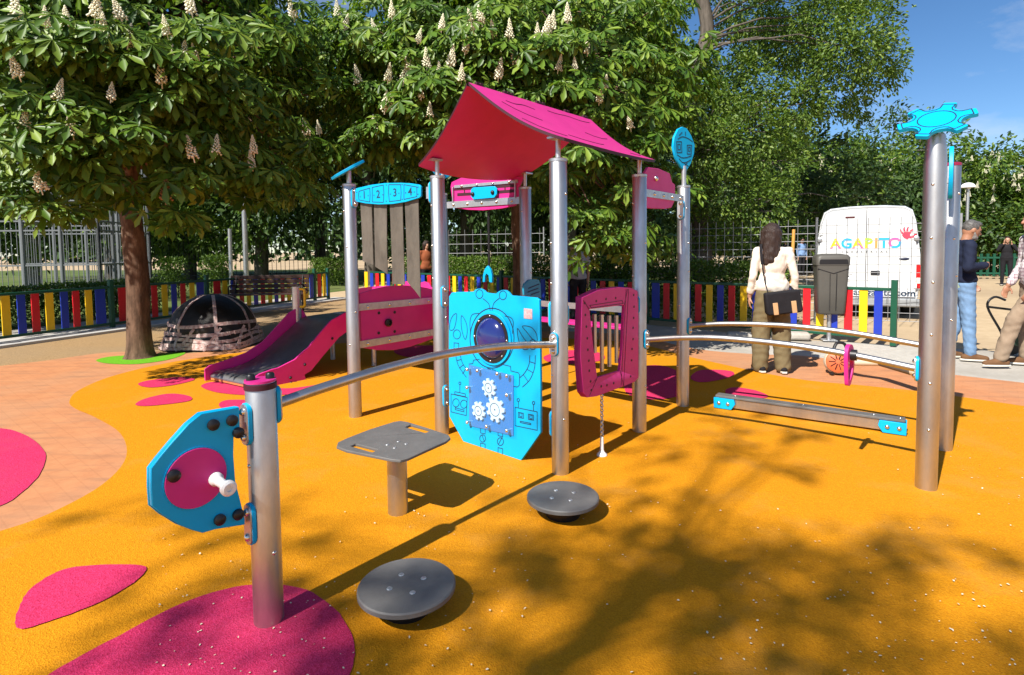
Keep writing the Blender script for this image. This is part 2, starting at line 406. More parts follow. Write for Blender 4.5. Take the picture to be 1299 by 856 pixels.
# magenta ring hanging on the middle rail
rc = VP(1076, 447, P['C'], P['G']); rx = VP(1086, 447, P['C'], P['G']) - rc
du = (P['G'] - P['C']); du.z = 0; du.normalize(); dn = V(-du.y, du.x, 0)
out = [(-.075, .0), (-.06, .045), (-.025, .065), (.02, .06), (.05, .03), (.068, -.03), (.07, -.08), (.045, -.14), (.0, -.185), (-.03, -.19), (-.05, -.17), (-.068, -.08)]
hol = [(-.05, -.05), (-.02, -.035), (.03, -.045), (.045, -.08), (.02, -.13), (-.018, -.158), (-.034, -.14)]
tw = (dn * .985 + du * .15).normalized(); nn = V(-tw.y, tw.x, 0)
rc = min(r2p, key=lambda p: (p - rc).length)
mk = lambda l: [rc + tw * x * .95 + V(0, 0, z) for x, z in catmull2(l)]
def catmull2(l): return [(p.x, p.y) for p in catmull([V(x, y, 0) for x, y in l], 4, True)]
o = MB().prism([mk(out), mk(hol)], nn * .022).build('slider_ring', M['pink'], play, bevel=.002)
MB().lathe(rc - du * .03, [(.034, 0), (.034, .06)], du, 18).build('collar', M['black'], o)

# ---- roof: two boards that meet at a ridge and flare at the eaves
cen = (P['A'] + P['B']) / 2; R0 = cen - U * .222; R1 = (P['D'] + P['C']) / 2 + U * .2
zr = AT(597, 103, R0.y).z; ze = 2.06
def roof_pt(side, s, t, lift=0.0):
    """side +1: towards B-C; s along the ridge, t from ridge to eave"""
    e0 = (P['B'] if side > 0 else P['A']) - U * .09 + W * side * .115; e1 = (P['C'] if side > 0 else P['D']) + U * .03 + W * side * .115
    r = R0.lerp(R1, s); e = e0.lerp(e1, s); p = r.lerp(e, t)
    bow = 4 * s * (1 - s) * t ** 2
    p = p + W * side * .075 * bow
    g = t + .10 * math.sin(PI * t) - .02 * t ** 6
    p.z = zr - (zr - ze) * g - .035 * bow + lift
    return p
def roof_board(side):
    mb = MB(); ns, n_t, th = 24, 14, .02; vs = []; fs = []
    for lay in (0, -th):
        for i in range(ns + 1):
            for j in range(n_t + 1): vs.append(roof_pt(side, i / ns, .012 + .988 * j / n_t, lay))
    q = (ns + 1) * (n_t + 1); id_ = lambda i, j, l: l * q + i * (n_t + 1) + j
    for i in range(ns):
        for j in range(n_t):
            a = (id_(i, j, 0), id_(i + 1, j, 0), id_(i + 1, j + 1, 0), id_(i, j + 1, 0)); b = tuple(reversed([k + q for k in a]))
            if side < 0: a = tuple(reversed(a)); b = tuple(reversed(b))
            fs += [a, b]
    mb.add(vs, fs, 0); base = []
    rim = [(i, 0) for i in range(ns + 1)] + [(ns, j) for j in range(1, n_t + 1)] + [(i, n_t) for i in range(ns - 1, -1, -1)] + [(0, j) for j in range(n_t - 1, 0, -1)]
    for a, b in zip(rim, rim[1:] + rim[:1]):
        f = (id_(*a, 1), id_(*b, 1), id_(*b, 0), id_(*a, 0))
        mb.f.append(list(f if side < 0 else reversed(f))); mb.m.append(1)
    o = mb.build('roof', [M['pink'], M['line_red']], play, smooth=30)
    ln = MB()
    def path(st, w=.007):
        pts = [roof_pt(side, s, t, .0008) for s, t in st]
        for a, b in zip(pts, pts[1:]):
            nrm = (roof_pt(side, .5, .52) - roof_pt(side, .5, .48)).cross(U) * -side
            ln.ribbon([a, b], w, nrm if nrm.z > 0 else -nrm, .002)
    path([(.16 + .03 * k, .17 + .015 * math.sin(k)) for k in range(8)]); path([(.52 + .05 * k, .12 + .01 * math.sin(k * 1.3)) for k in range(9)])
    path([(.10, .22), (.14, .30), (.2, .36), (.28, .40)]); path([(.30, .66), (.38, .70), (.46, .72), (.55, .72), (.6, .70)])
    path([(.66, .42), (.72, .46), (.80, .47), (.88, .44)]); path([(.78, .84), (.84, .87), (.9, .87), (.94, .84)])
    path([(.06, .5), (.09, .62), (.15, .7), (.22, .74)])
    ln.build('engraving', M['line_red'], o, smooth=0)
    return o
for sd in (1, -1): rb = roof_board(sd)
hg = MB()
for s in (.06, .085, .25, .275, .30, .50, .525, .55, .75, .775, .93, .955):
    p = R0.lerp(R1, s); hg.box(V(p.x, p.y, zr + .002), (.03, .022, .022), Matrix((U, W, V(0, 0, 1))).transposed())
hg.build('ridge_hinge', M['line_red'], rb, bevel=.003)
for k, side in (('A', -1), ('B', 1), ('C', 1), ('D', -1)):
    mb = MB(); b = P[k]; mb.tube([b + V(0, 0, TOP[k]), b + V(0, 0, 2.085)], .017, 14)
    mb.box(b - U * (.02 if k in 'AB' else -.02) + V(0, 0, 2.09), (.10, .07, .012), Matrix((U, W, V(0, 0, 1))).transposed())
    mb.build('roof_rod', M['galv'], posts[k])

# ---- flat boards traced on the plane of two posts
def board(name, px, A, B, mt, th=.02, off=0.0, holes=(), parent=None, bevel=.003, rnd=0, smooth_n=0, edge=None):
    f = lambda l: [VP(x, y, A, B, off + th / 2) for x, y in l]
    lp = f(px)
    if smooth_n: lp = catmull(lp, smooth_n, True)
    if rnd: lp = round_poly(lp, rnd)
    n = V(B[1] - A[1], A[0] - B[0], 0).normalized()
    if n.dot(V(A[0], A[1], 0) - EYE) < 0: n = -n          # away from the camera
    ho = [round_poly(f(h), .006) for h in holes]
    mb = MB().prism([lp] + ho, n * th)
    return mb.build(name, mt, parent or play, bevel=bevel), -n
def lines(name, paths, A, B, mt, off, w=.005, parent=None):
    mb = MB(); n = V(B[1] - A[1], A[0] - B[0], 0).normalized()
    if n.dot(V(A[0], A[1], 0) - EYE) > 0: n = -n
    for p in paths:
        cl = False; ww = w
        if p and p[0] == 'c': cl = True; p = p[1:]
        if p and p[0] == 's': p = [(q.x, q.y) for q in catmull([V(x, y, 0) for x, y in p[1:]], 6, cl)]
        mb.ribbon([VP(x, y, A, B, off) for x, y in p], ww, n, .0012, cl)
    return mb.build(name, mt, parent, smooth=0)
def circ_px(cx, cy, r, n=20, sq=.8):
    return ['c'] + [(cx + r * sq * math.cos(2 * PI * i / n), cy + r * math.sin(2 * PI * i / n)) for i in range(n)]
def flatbar(p0, p1, A, B, off, parent, h=.05, bolts=3, th=.008):
    a = VP(*p0, A, B, off); b = VP(*p1, A, B, off); mb = MB(); mb.bar(a, b, th, h)
    n = V(B[1] - A[1], A[0] - B[0], 0).normalized()
    if n.dot(V(A[0], A[1], 0) - EYE) > 0: n = -n
    for i in range(bolts):
        bolt_into(mb, a.lerp(b, (i + .5) / bolts) + n * th / 2, n, .014, 1)
    return mb.build('flat_bar', [M['galv'], M['bolt']], parent, smooth=40)

A_, B_, C_, D_, E_, F2, K_ = (P[k] for k in 'ABCDEFK')
# robot panel between A and B
robo_px = [(569.6, 376), (573, 371), (580, 370.3), (600, 370), (602.3, 368), (605, 366.3), (609, 366), (613, 368), (616, 371), (622, 372), (629, 372.5), (632.5, 369.5), (636.5, 367.8), (641, 368), (645, 371), (648, 374.8), (665, 376), (680, 377.5), (684, 380.5), (684.6, 400), (685.4, 480), (685.6, 548.6), (658.4, 587.5), (655, 588.4), (593.6, 570.5), (570, 528), (569.2, 450)]
def zq(l, ox, oy, s): return [(ox + x / s, oy + y / s) for x, y in l]
robot, rn = board('robot_panel', robo_px, A_, B_, M['cyan'], .02)
z5 = lambda *l: zq(l, 560, 350, 3.424)
R5 = [circ_px(608.2, 372.8, 5.6), circ_px(638, 374.4, 5.6),
      ['s'] + z5((180, 98), (205, 120), (212, 150)), ['s'] + z5((252, 96), (228, 118), (220, 150)),
      ['c', 's'] + z5((36, 232), (38, 200), (50, 172), (66, 165), (62, 205), (52, 232)), ['c', 's'] + z5((88, 172), (108, 205), (112, 245), (104, 275), (92, 250), (86, 210)),
      circ_px(579.6, 424, 5.8), ['c'] + z5((55, 290), (75, 292), (75, 318), (55, 315)),
      ['s'] + z5((62, 345), (72, 385), (90, 415), (108, 440)), ['s'] + z5((82, 345), (90, 375), (102, 395), (118, 412)),
      z5((66, 368), (86, 362)), z5((78, 400), (96, 385)), z5((92, 425), (106, 402)),
      ['c', 's'] + z5((330, 228), (352, 262), (372, 290), (380, 312), (356, 318), (336, 280)), ['c', 's'] + z5((352, 218), (388, 222), (412, 250), (414, 285), (392, 270), (372, 245)),
      circ_px(676, 437, 6.2), ['s'] + z5((408, 345), (404, 400), (384, 450), (352, 482)), ['s'] + z5((384, 345), (380, 385), (362, 420), (340, 442)),
      z5((384, 372), (408, 380)), z5((372, 405), (398, 420)), z5((356, 428), (376, 458)), 
      z5((120, 382), (136, 380), (140, 365), (165, 362)), z5((270, 385), (300, 392), (302, 412), (334, 420), (340, 430), (338, 475), (330, 482), (304, 478)),
      ['c'] + z5((200, 402), (214, 405), (214, 420), (200, 417)), ['c'] + z5((220, 406), (234, 409), (234, 424), (220, 421)),
      ['s'] + z5((126, 245), (124, 200), (134, 168), (165, 162)), ['s'] + z5((276, 174), (300, 180), (312, 200), (308, 250)),
      # small robots
      z5((42, 512), (42, 590), (108, 606)), z5((108, 606), (112, 528), (42, 512)), circ_px(578.4, 510.8, 5.2), circ_px(588.4, 512.5, 5.2), ['c'] + z5((60, 572), (98, 582), (98, 590), (60, 580)),
      ['c'] + z5((58, 502), (104, 512), (104, 524), (58, 514)), z5((80, 506), (80, 472)), circ_px(583.4, 486, 1.7, 10),
      ['c'] + z5((320, 570), (416, 590), (416, 670), (320, 650)), ['c'] + z5((334, 592), (356, 596), (356, 618), (334, 614)), ['c'] + z5((378, 600), (400, 604), (400, 626), (378, 622)),
      ['c'] + z5((340, 594), (350, 596), (350, 612), (340, 610)), ['c'] + z5((384, 603), (394, 605), (394, 621), (384, 619)), ['c'] + z5((342, 630), (388, 640), (388, 646), (342, 636)),
      z5((334, 572), (334, 545)), z5((400, 586), (400, 558)), circ_px(657.5, 507.3, 2, 10), circ_px(676.8, 511, 2, 10),
      # legs
      ['c'] + z5((170, 645), (190, 650), (190, 686), (170, 681)), circ_px(612.3, 556, 4.6), ['c'] + z5((170, 725), (190, 730), (190, 755), (170, 750)), z5((176, 690), (186, 718)),
      ['c'] + z5((246, 655), (266, 660), (266, 698), (246, 693)), circ_px(634.8, 560, 4.9), ['c'] + z5((246, 745), (266, 750), (266, 780), (246, 775)), z5((264, 700), (248, 730)),
      ['s'] + z5((152, 768), (165, 755), (185, 754), (204, 768), (208, 786)), ['s'] + z5((230, 790), (240, 776), (262, 774), (280, 790), (284, 806))]
lines('engraving', R5, A_, B_, M['line'], .0105, .0048, robot)
# blurred badge
lb, _ = board('badge', z5((358, 140), (394, 144), (394, 188), (358, 184)), A_, B_, mat('worn_badge', (.62, .40, .42), .5, 0, .4, 60), .002, .012, parent=robot, bevel=0)
# window dome
wc = VP(624.2, 428.8, A_, B_, .010); Wd = V(W.x, W.y, 0)
def ring3(c, r, n=40, rx=None): return [c + Wd * ((rx or r) * math.cos(2 * PI * i / n)) + V(0, 0, 1) * r * math.sin(2 * PI * i / n) for i in range(n)]
o = MB().prism([ring3(wc, .190), ring3(wc, .148)], rn * .012).build('window_frame', M['cyan'], robot, bevel=.003)
lines('engraving', [circ_px(624.2, 428.8, 38, 40, .735)], A_, B_, M['line'], .0105, .007, robot)
Rp = Matrix((Wd, V(0, 0, 1), rn)).transposed()
mb = MB(); mb.prism([ring3(wc + rn * .0125, .170), ring3(wc + rn * .0125, .146)], rn * .006)
for i in range(8):
    a = PI / 4 * i; bolt_into(mb, wc + rn * .0185 + (Wd * math.cos(a) + V(0, 0, 1) * math.sin(a)) * .158, rn, .007, 1)
mb.build('window_rim', [M['black'], M['bolt']], o)
mb = MB(); mb.ell(wc - rn * .005, (.150, .150, .075), Rp, 32, 12, z0=0); mb.build('window', M['domeblue'], robot, smooth=60)
# cover plate with three gears
pl = z5((118, 385), (312, 432), (312, 695), (120, 650))
back, _ = board('gear_plate', pl, A_, B_, mat('plate_blue', (.01, .17, .44), .3, 0, .05), .004, .0135, parent=robot, bevel=.001)
def gear(cx, cy, R, teeth, ph):
    c = VP(cx, cy, A_, B_, .017); pts = []
    for i in range(teeth):
        for q, rr in ((-.32, .74), (-.2, 1.0), (.2, 1.0), (.32, .74)):
            a = ph + 2 * PI * (i + q) / teeth; pts.append(c + Wd * (R * rr * math.cos(a)) + V(0, 0, 1) * R * rr * math.sin(a))
    g = MB().prism([pts], rn * .016).build('gear', M['white'], robot, bevel=.002)
    k = MB(); n = 24
    k.ribbon([c + rn * .0163 + (Wd * math.cos(2 * PI * i / n) + V(0, 0, 1) * math.sin(2 * PI * i / n)) * R * .5 for i in range(n)], .0045, rn, .001, True)
    k.lathe(c + rn * .0163, [(.006, 0), (.006, .002)], rn, 10)
    k.build('engraving', M['line_red'], g, smooth=0)
gear(621.6, 491.6, .068, 8, .2); gear(629.8, 519.0, .090, 9, .1); gear(608.6, 520.6, .068, 8, .5)
o, _ = board('clear_cover', pl, A_, B_, M['poly'], .003, .045, parent=robot, bevel=.0008)
for x, y in z5((127, 402), (171, 407), (257, 420), (299, 430), (126, 480), (299, 512), (127, 630), (211, 648), (299, 666)):
    p = VP(x, y, A_, B_, .012); MB().lathe(p, [(.006, 0), (.006, .033), (.014, .033), (.014, .036), (.011, .042), (.005, .046), (.0005, .047)], rn, 12).build('spacer_bolt', M['bolt'], robot)
for k, s, z in (('A', 1, 1.06), ('A', 1, .3), ('B', -1, 1.0), ('B', -1, .3)):
    bracket(P[k], W * s, z, robot, .17)
# small cyan foot brace at the back of the panel
# number panel with hanging rubber strips between E and A
num_px = [(450.6, 241), (452, 238.6), (470.8, 234.3), (487.7, 232.1), (507.3, 231.7), (522, 232.5), (531.6, 234), (533.7, 236.5), (533.7, 248.8), (531.6, 250.9), (514.8, 256), (498, 258.8), (480.2, 259.4), (463.4, 258), (451.4, 255.5), (450.4, 253)]
num, nn_ = board('number_panel', num_px, E_, A_, M['cyan'], .02, .02)
z2 = lambda *l: zq(l, 440, 220, 10.7)
lines('engraving', [['c'] + z2((165, 240), (310, 197), (316, 290), (310, 385), (165, 358), (158, 300)), ['c'] + z2((345, 188), (495, 155), (503, 270), (495, 390), (345, 385)),
                    ['c'] + z2((570, 150), (730, 150), (737, 260), (730, 362), (578, 380), (565, 260)), ['c'] + z2((775, 150), (950, 182), (950, 312), (775, 350))], E_, A_, M['line'], .0305, .005, num)
mb = MB(); ex = (A_ - E_); ex.z = 0; ex.normalize()
for t, x, y in (('1', 235, 295), ('2', 425, 285), ('3', 652, 262), ('4', 858, 250)):
    text_into(mb, t, .088, VP(*z2((x, y))[0], E_, A_, .0307), ex, V(0, 0, 1), .0008)
for x, y in ((182, 315), (288, 300), (368, 295), (487, 288), (590, 278), (706, 268), (797, 262), (915, 250), (135, 255), (135, 360), (535, 155), (535, 375), (750, 150), (750, 350), (965, 185), (965, 280)):
    mb.lathe(VP(*z2((x, y))[0], E_, A_, .0307), [(.005, 0), (.005, .001)], nn_, 8)
mb.build('lettering', M['line'], num, smooth=0)
flatbar((541, 244.5), (549, 244), E_, A_, .0, num, .09, 0)
flatbar((445, 247), (452, 247), E_, A_, .0, num, .05, 0)
bracket(E_, ex, 1.86, num, .17); bracket(A_, -ex, 1.85, num, .17)
for (x0, x1, ya, yb, cut) in ((457.3, 471.3, 331, 336, 3), (474, 490, 338, 348, 5), (494.7, 510.6, 360, 361, 2), (513.8, 530.7, 357, 378, 9)):
    f = lambda x, y, o=0: VP(x, y, E_, A_, o)
    rows = 14; mb = MB(); vs = []; ns = 4; top = 252
    xa = f(x0, top); xb = f(x1, top)
    for i in range(rows + 1):
        for j in range(ns + 1):
            q = xa.lerp(xb, j / ns); zb = f(x0, ya).z * (1 - j / ns) + f(x1, yb).z * (j / ns); t = i / rows
            q = V(q.x, q.y, q.z + (zb - q.z) * t)
            vs.append(q - nn_ * (.004 * math.sin(t * 3 + x0) + .003 * math.sin(j * 2.1 + t * 3)))
    m_ = len(vs); fs = []
    for i in range(rows):
        for j in range(ns):
            a = i * (ns + 1) + j; fs += [(a, a + ns + 1, a + ns + 2, a + 1), (m_ + a, m_ + a + 1, m_ + a + ns + 2, m_ + a + ns + 1)]
    rim = [i * (ns + 1) for i in range(rows + 1)] + [rows * (ns + 1) + j for j in range(1, ns + 1)] + [i * (ns + 1) + ns for i in range(rows - 1, -1, -1)] + [j for j in range(ns - 1, 0, -1)]
    for a, b in zip(rim, rim[1:] + rim[:1]): fs.append((a, b, m_ + b, m_ + a))
    mb.add(vs + [p - nn_ * .006 for p in vs], fs); mb.build('rubber_strip', M['slate'], num, smooth=50)

# magenta side panel between E and the rear post K
sp, spn = board('side_panel', [(456.5, 372.4), (475.3, 366.5), (491.8, 363), (510.7, 361.8), (526, 362.6), (541, 365), (552, 368), (552, 428), (540, 433), (520, 440), (500, 444), (478, 444), (459, 441)], E_, K_, M['pink'], .02)
flatbar((452, 390), (555, 380.5), E_, K_, .016, sp, .06, 4); flatbar((452, 438), (555, 420.5), E_, K_, .016, sp, .06, 4)
mb = MB()
for x, y in zq([(345, 398), (515, 390), (343, 614), (515, 598)], 440, 350, 8.49): mb.lathe(VP(x, y, E_, K_, .0105), [(.014, 0), (.014, .002)], spn, 16)
c = VP(492, 409, E_, K_, .0105); mb.lathe(c, [(.036, 0), (.036, .02), (.024, .026), (.022, .012)], spn, 20)
mb.build('bushing', M['black'], sp)
# lit pink back board (K-D plane) low part, seen over the side panel
bb, _ = board('back_panel', [(452, 366), (470, 363.5), (490, 362.5), (510, 363), (513, 357.5), (517, 356), (521, 358.5), (524, 364), (530, 362), (533, 358.5), (538, 357), (543, 358.8), (546, 364), (560, 368), (600, 375), (600, 410), (452, 420)], K_ - W * 1.0, K_, M['pink'], .02, -.03)
# top bar panel between K and D with cyan slider
z3 = lambda *l: zq(l, 560, 200, 8.56)
tp, tpn = board('activity_panel', z3((215, 185), (330, 205), (520, 215), (700, 215), (850, 205), (888, 200), (885, 230), (840, 325), (845, 440), (800, 520), (650, 552), (450, 572), (280, 565), (130, 540), (108, 400), (98, 310), (110, 265), (215, 215)), K_, D_, M['pink'], .02)
flatbar(z3((60, 515))[0], z3((850, 462))[0], K_, D_, .016, tp, .062, 5)
flatbar(z3((140, 315))[0], z3((830, 255))[0], K_, D_, .016, tp, .026, 4)
flatbar(z3((118, 395))[0], z3((118.5, 395))[0], K_, D_, .016, tp, .02, 0)
for (a, b) in (((130, 318), (130, 480)), ((806, 262), (806, 440))):
    p, q = (VP(*z3(k)[0], K_, D_, .016) for k in (a, b)); MB().bar(p, q, .03, .008).build('flat_bar', M['galv'], tp)
lines('slot', [z3((150, 340), (780, 300)), z3((180, 400), (320, 392)), z3((620, 372), (780, 360))], K_, D_, M['line_red'], .0108, .028, tp)
lines('slot_edge', [z3((250, 355), (250, 378)), z3((690, 322), (690, 345))], K_, D_, M['line_red'], .0112, .012, tp)
sl, _ = board('slider', z3((318, 345), (345, 322), (575, 308), (600, 335), (600, 395), (575, 432), (345, 452), (318, 420)), K_, D_, M['cyan'], .02, .035, parent=tp)
mb = MB()
for x, y in ((340, 395), (555, 375)): bolt_into(mb, VP(*z3((x, y))[0], K_, D_, .046), tpn, .02)
mb.build('knob', M['black'], sl)
# rope with cyan rocket pendulum hanging from that panel
ra = VP(619.5, 268, K_, D_, -.05); rb_ = VP(620.5, 338, K_, D_, -.05)
o = MB().tube([ra, rb_], .011, 8).build('pendulum_rod', M['black'], play)
f = lambda l: [VP(x, y, K_, D_, -.04) for x, y in l]
pts = f(zq([(310, 500), (312, 450), (325, 405), (345, 380), (365, 405), (378, 450), (378, 505), (358, 500), (352, 450), (338, 438), (328, 455), (326, 500)], 560, 270, 5.705))
MB().prism([pts], tpn * .03).build('pendulum_rocket', M['cyan'], o, bevel=.004)
# tongue panel and counter on the far side
tg, _ = board('tongue_panel', zq([(595, 545), (600, 515), (630, 488), (670, 478), (705, 482), (718, 510), (724, 615), (640, 600), (600, 595)], 560, 270, 5.705), D_, D_ + U, M['cyan_shade'], .02, .08)
lines('slot', [zq(l, 560, 270, 5.705) for l in ([(630, 545), (706, 515)], [(625, 572), (700, 545)], [(650, 590), (708, 570)])], D_, D_ + U, M['line'], .0915, .010, tg)
p, q = D_ + W * .12 + V(0, 0, .79), C_ - W * .12 + V(0, 0, .79)
o = MB().box((p + q) / 2, ((q - p).length, .16, .024), Matrix((W, U, V(0, 0, 1))).transposed()).build('counter', M['pink'], play, bevel=.004)
p, q = D_ + W * .05 + V(0, 0, .93), C_ - W * .05 + V(0, 0, .93)
MB().bar(p, q, .012, .05).build('flat_bar', M['galv'], play)
# chime panel between B and C: stacked frame boards, tubes, chain with pull
z6 = lambda *l: zq(l, 680, 340, 3.168)
cp_out = z6((185, 118), (250, 88), (330, 77), (385, 80), (408, 92), (412, 200), (412, 440), (398, 456), (360, 472), (245, 515), (205, 520), (190, 500), (178, 350))
cp_hole = z6((215, 165), (355, 148), (348, 300), (338, 412), (246, 440), (232, 330))
ch = None
for i, (o_, m_) in enumerate(((.045, 'pink'), (.012, 'pink'), (-.022, 'pink'))):
    dx = -i * 2.6
    b_, cn = board('chime_frame', [(x + dx * .9, y + dx * .15) for x, y in cp_out], B_, C_, M[m_], .022, o_, holes=[cp_hole], parent=ch or play)
    ch = ch or b_
lines('engraving', [z6((213, 165), (190, 130)), z6((355, 148), (368, 84)), z6((338, 412), (352, 474)), z6((246, 440), (215, 512)), ['c'] + z6((222, 160), (350, 142), (346, 130), (216, 150)),
                    z6((372, 84), (352, 470)), z6((362, 84), (342, 470))], B_, C_, M['line_red'], .0568, .004, ch)
mb = MB()
for x, y in [(195, 140), (198, 188), (202, 235), (206, 282), (208, 328), (212, 372), (214, 412), (219, 455), (222, 490), (242, 132), (281, 124), (320, 120), (392, 108), (394, 155), (392, 200), (390, 240), (390, 285), (386, 325), (384, 370), (380, 435), (262, 475), (285, 470), (312, 462)]:
    mb.lathe(VP(*z6((x, y))[0], B_, C_, .0565), [(.009, 0), (.009, .0015)], cn, 12)
mb.build('drill_hole', M['line_red'], ch, smooth=0)
for x, y0, y1 in ((235, 185, 340), (264, 187, 415), (294, 190, 395), (323, 190, 380)):
    p, q = VP(*z6((x, y0))[0], B_, C_, .02), VP(*z6((x, y1))[0], B_, C_, .02); MB().tube([p, V(p.x, p.y, q.z)], .0145, 14).build('chime_tube', M['steel'], ch)
p0, p1 = VP(*z6((264, 508))[0], B_, C_, .05), VP(*z6((267, 676))[0], B_, C_, .05); p1 = V(p0.x, p0.y, p1.z); mb = MB(); nl = 17
for i in range(nl):
    c = p0.lerp(p1, (i + .5) / nl); a = U if i % 2 else cn; hl = (p0 - p1).length / nl * .62
    mb.tube([c + a * (.0105 * math.cos(t)) + V(0, 0, 1) * hl * math.sin(t) for t in [2 * PI * k / 12 for k in range(13)]], .0042, 6, caps=False)
chn = mb.build('chain', M['bolt'], ch)
MB().lathe(p1, [(.006, .0), (.012, -.004), (.0135, -.04), (.013, -.09), (.018, -.105), (.033, -.118), (.036, -.128), (.03, -.142), (.012, -.15), (.001, -.151)][::-1], None, 20).build('pull_handle', M['white'], chn)
for k, s in (('C', -1),): bracket(P[k], U * s, .98, ch, .14)
bracket(B_, -U * 0 + W * .0 + U, 1.0, ch, .14)
# upper panel between C and F
zb = lambda *l: zq(l, 680, 100, 4.505)
cf, cfn = board('upper_panel', zb((615, 545), (640, 505), (700, 512), (765, 540), (778, 590), (795, 605), (795, 690), (775, 735), (740, 742), (660, 740), (612, 735)), C_, F2, M['pink'], .02)
flatbar(zb((590, 645))[0], zb((845, 685))[0], C_, F2, .016, cf, .058, 5)
mb = MB(); bolt_into(mb, VP(*zb((685, 570))[0], C_, F2, .012), cfn, .022); mb.build('bolt', M['bolt'], cf)
bracket(F2, -U, 1.74, cf, .17); bracket(C_, U, .95, posts['C'], .14, 'pink')
# toppers -----------------------------------------------------------------
def topper(k, c, R_, outline, th, name, mt, eng=(), holes=None):
    """outline: (x, y) on the tilted plate with axes R_ columns 0 and 1, normal column 2"""
    x, y, n = R_.col[0], R_.col[1], R_.col[2]; f = lambda l: [c + x * a + y * b for a, b in l]
    o = MB().prism([f(outline)], n * th).build(name, mt, posts[k], bevel=.004)
    if eng:
        mb = MB()
        for e in eng:
            cl = e[0] == 'c'; pts = [c + n * (th + .0004) + x * a + y * b for a, b in (e[1:] if cl else e)]
            mb.ribbon(pts, .006, n, .0012, cl)
        mb.build('engraving', M['line'], o, smooth=0)
    return o
def gear6(R):
    pts = []
    for i in range(6):
        for q, rr in ((-.36, .66), (-.22, .76), (-.175, 1.0), (.175, 1.0), (.22, .76), (.36, .66)):
            a = 2 * PI * (i + q) / 6 + .12; w = rr * R
            pts.append((w * math.cos(a), w * math.sin(a)))
    return pts
gp = P['G'] + V(0, 0, 2.10); az = math.radians(36)
tv = V(-math.sin(az) * math.sin(math.radians(36)) - .06, -math.cos(az) * math.sin(math.radians(36)), math.cos(math.radians(36))).normalized()
gx = V(math.cos(az), -math.sin(az), .06); gx = (gx - tv * gx.dot(tv)).normalized(); gy = tv.cross(gx)
Rg = Matrix((gx, gy, tv)).transposed(); g6 = gear6(.186)
topper('G', gp, Rg, round_poly([V(a, b, 0) for a, b in g6], .012, 3) and [(p.x, p.y) for p in round_poly([V(a, b, 0) for a, b in g6], .012, 3)], .022, 'gear_topper', M['cyan'],
       [['c'] + [(.088 * math.cos(2 * PI * i / 32), .088 * math.sin(2 * PI * i / 32)) for i in range(32)], ['c'] + [(a * .885, b * .885) for a, b in g6]])
mb = MB(); mb.tube([P['G'] + V(0, 0, 2.02), gp - tv * .002], .021, 14); bolt_into(mb, P['G'] + V(-.02, -.02, 2.035), V(0, 0, 1), .016, 1)
mb.build('topper_rod', [M['galv'], M['white']], posts['G'])
# plate on E, seen almost edge-on
ep = P['E'] + V(0, 0, 2.085); n_ = V(-.47, .0, .88).normalized(); n_ = (n_ + V(.0, -.21, 0)).normalized(); ex_ = V(.88, 0, .47); ex_ = (ex_ - n_ * ex_.dot(n_)).normalized(); Re = Matrix((ex_, n_.cross(ex_), n_)).transposed()
topper('E', ep, Re, [(p.x, p.y) for p in round_poly([V(.165 * math.cos(PI / 3 * i), .165 * math.sin(PI / 3 * i), 0) for i in range(6)], .03)], .022, 'tilted_topper', M['cyan'])
MB().tube([P['E'] + V(0, 0, 1.96), ep], .021, 14).build('topper_rod', M['galv'], posts['E'])
# round plate behind the front roof rod of A
kp = AT(561, 207, P['K'].y) ; nk = (EYE - kp); nk.z = 0; nk.normalize(); nk = (nk * .9 + V(.45, 0, -.1)).normalized(); kx = V(-nk.y, nk.x, 0).normalized(); Rk = Matrix((kx, nk.cross(kx), nk)).transposed()
topper('K', kp, Rk, [(.125 * math.cos(2 * PI * i / 28), .15 * math.sin(2 * PI * i / 28)) for i in range(28)], .02, 'round_topper', M['cyan'])
MB().tube([P['K'] + V(0, 0, 1.95), kp - V(0, 0, .1)], .02, 12).build('topper_rod', M['galv'], posts['K'])
# leaf face on F
fd = V(.80, .60, 0); fo = P['F']; zf = lambda *l: zq(l, 640, 0, 3.566)
lf = zf((805, 573), (825, 580), (845, 612), (861, 655), (858, 695), (843, 740), (822, 775), (800, 757), (775, 715), (763, 665), (768, 620), (786, 583))
fl, fln = board('leaf_topper', lf, fo, fo + fd, M['cyan'], .02, .0, parent=posts['F'])
q = lambda *l: zf(*l)
lines('engraving', [['c'] + q((778, 640), (800, 640), (802, 688), (780, 690)), ['c'] + q((826, 656), (846, 656), (844, 696), (826, 696)), ['c'] + q((784, 652), (794, 652), (795, 676), (785, 677)), ['c'] + q((832, 666), (840, 666), (839, 684), (832, 684)),
                    ['s'] + q((784, 628), (805, 618), (830, 626), (850, 640)), ['s'] + q((782, 700), (800, 712), (822, 712), (845, 704)), ['s'] + q((790, 718), (805, 734), (825, 732), (842, 722)), q((803, 598), (790, 612)), q((818, 596), (818, 612)), q((826, 735), (812, 755)), q((812, 738), (832, 752))], fo, fo + fd, M['line'], .0105, .007, fl)
lo = VP(866, 219, fo, fo + fd); MB().tube([V(fo.x, fo.y, 1.94), V(fo.x, fo.y, lo.z + .06)], .021, 14).build('topper_rod', M['galv'], posts['F'])
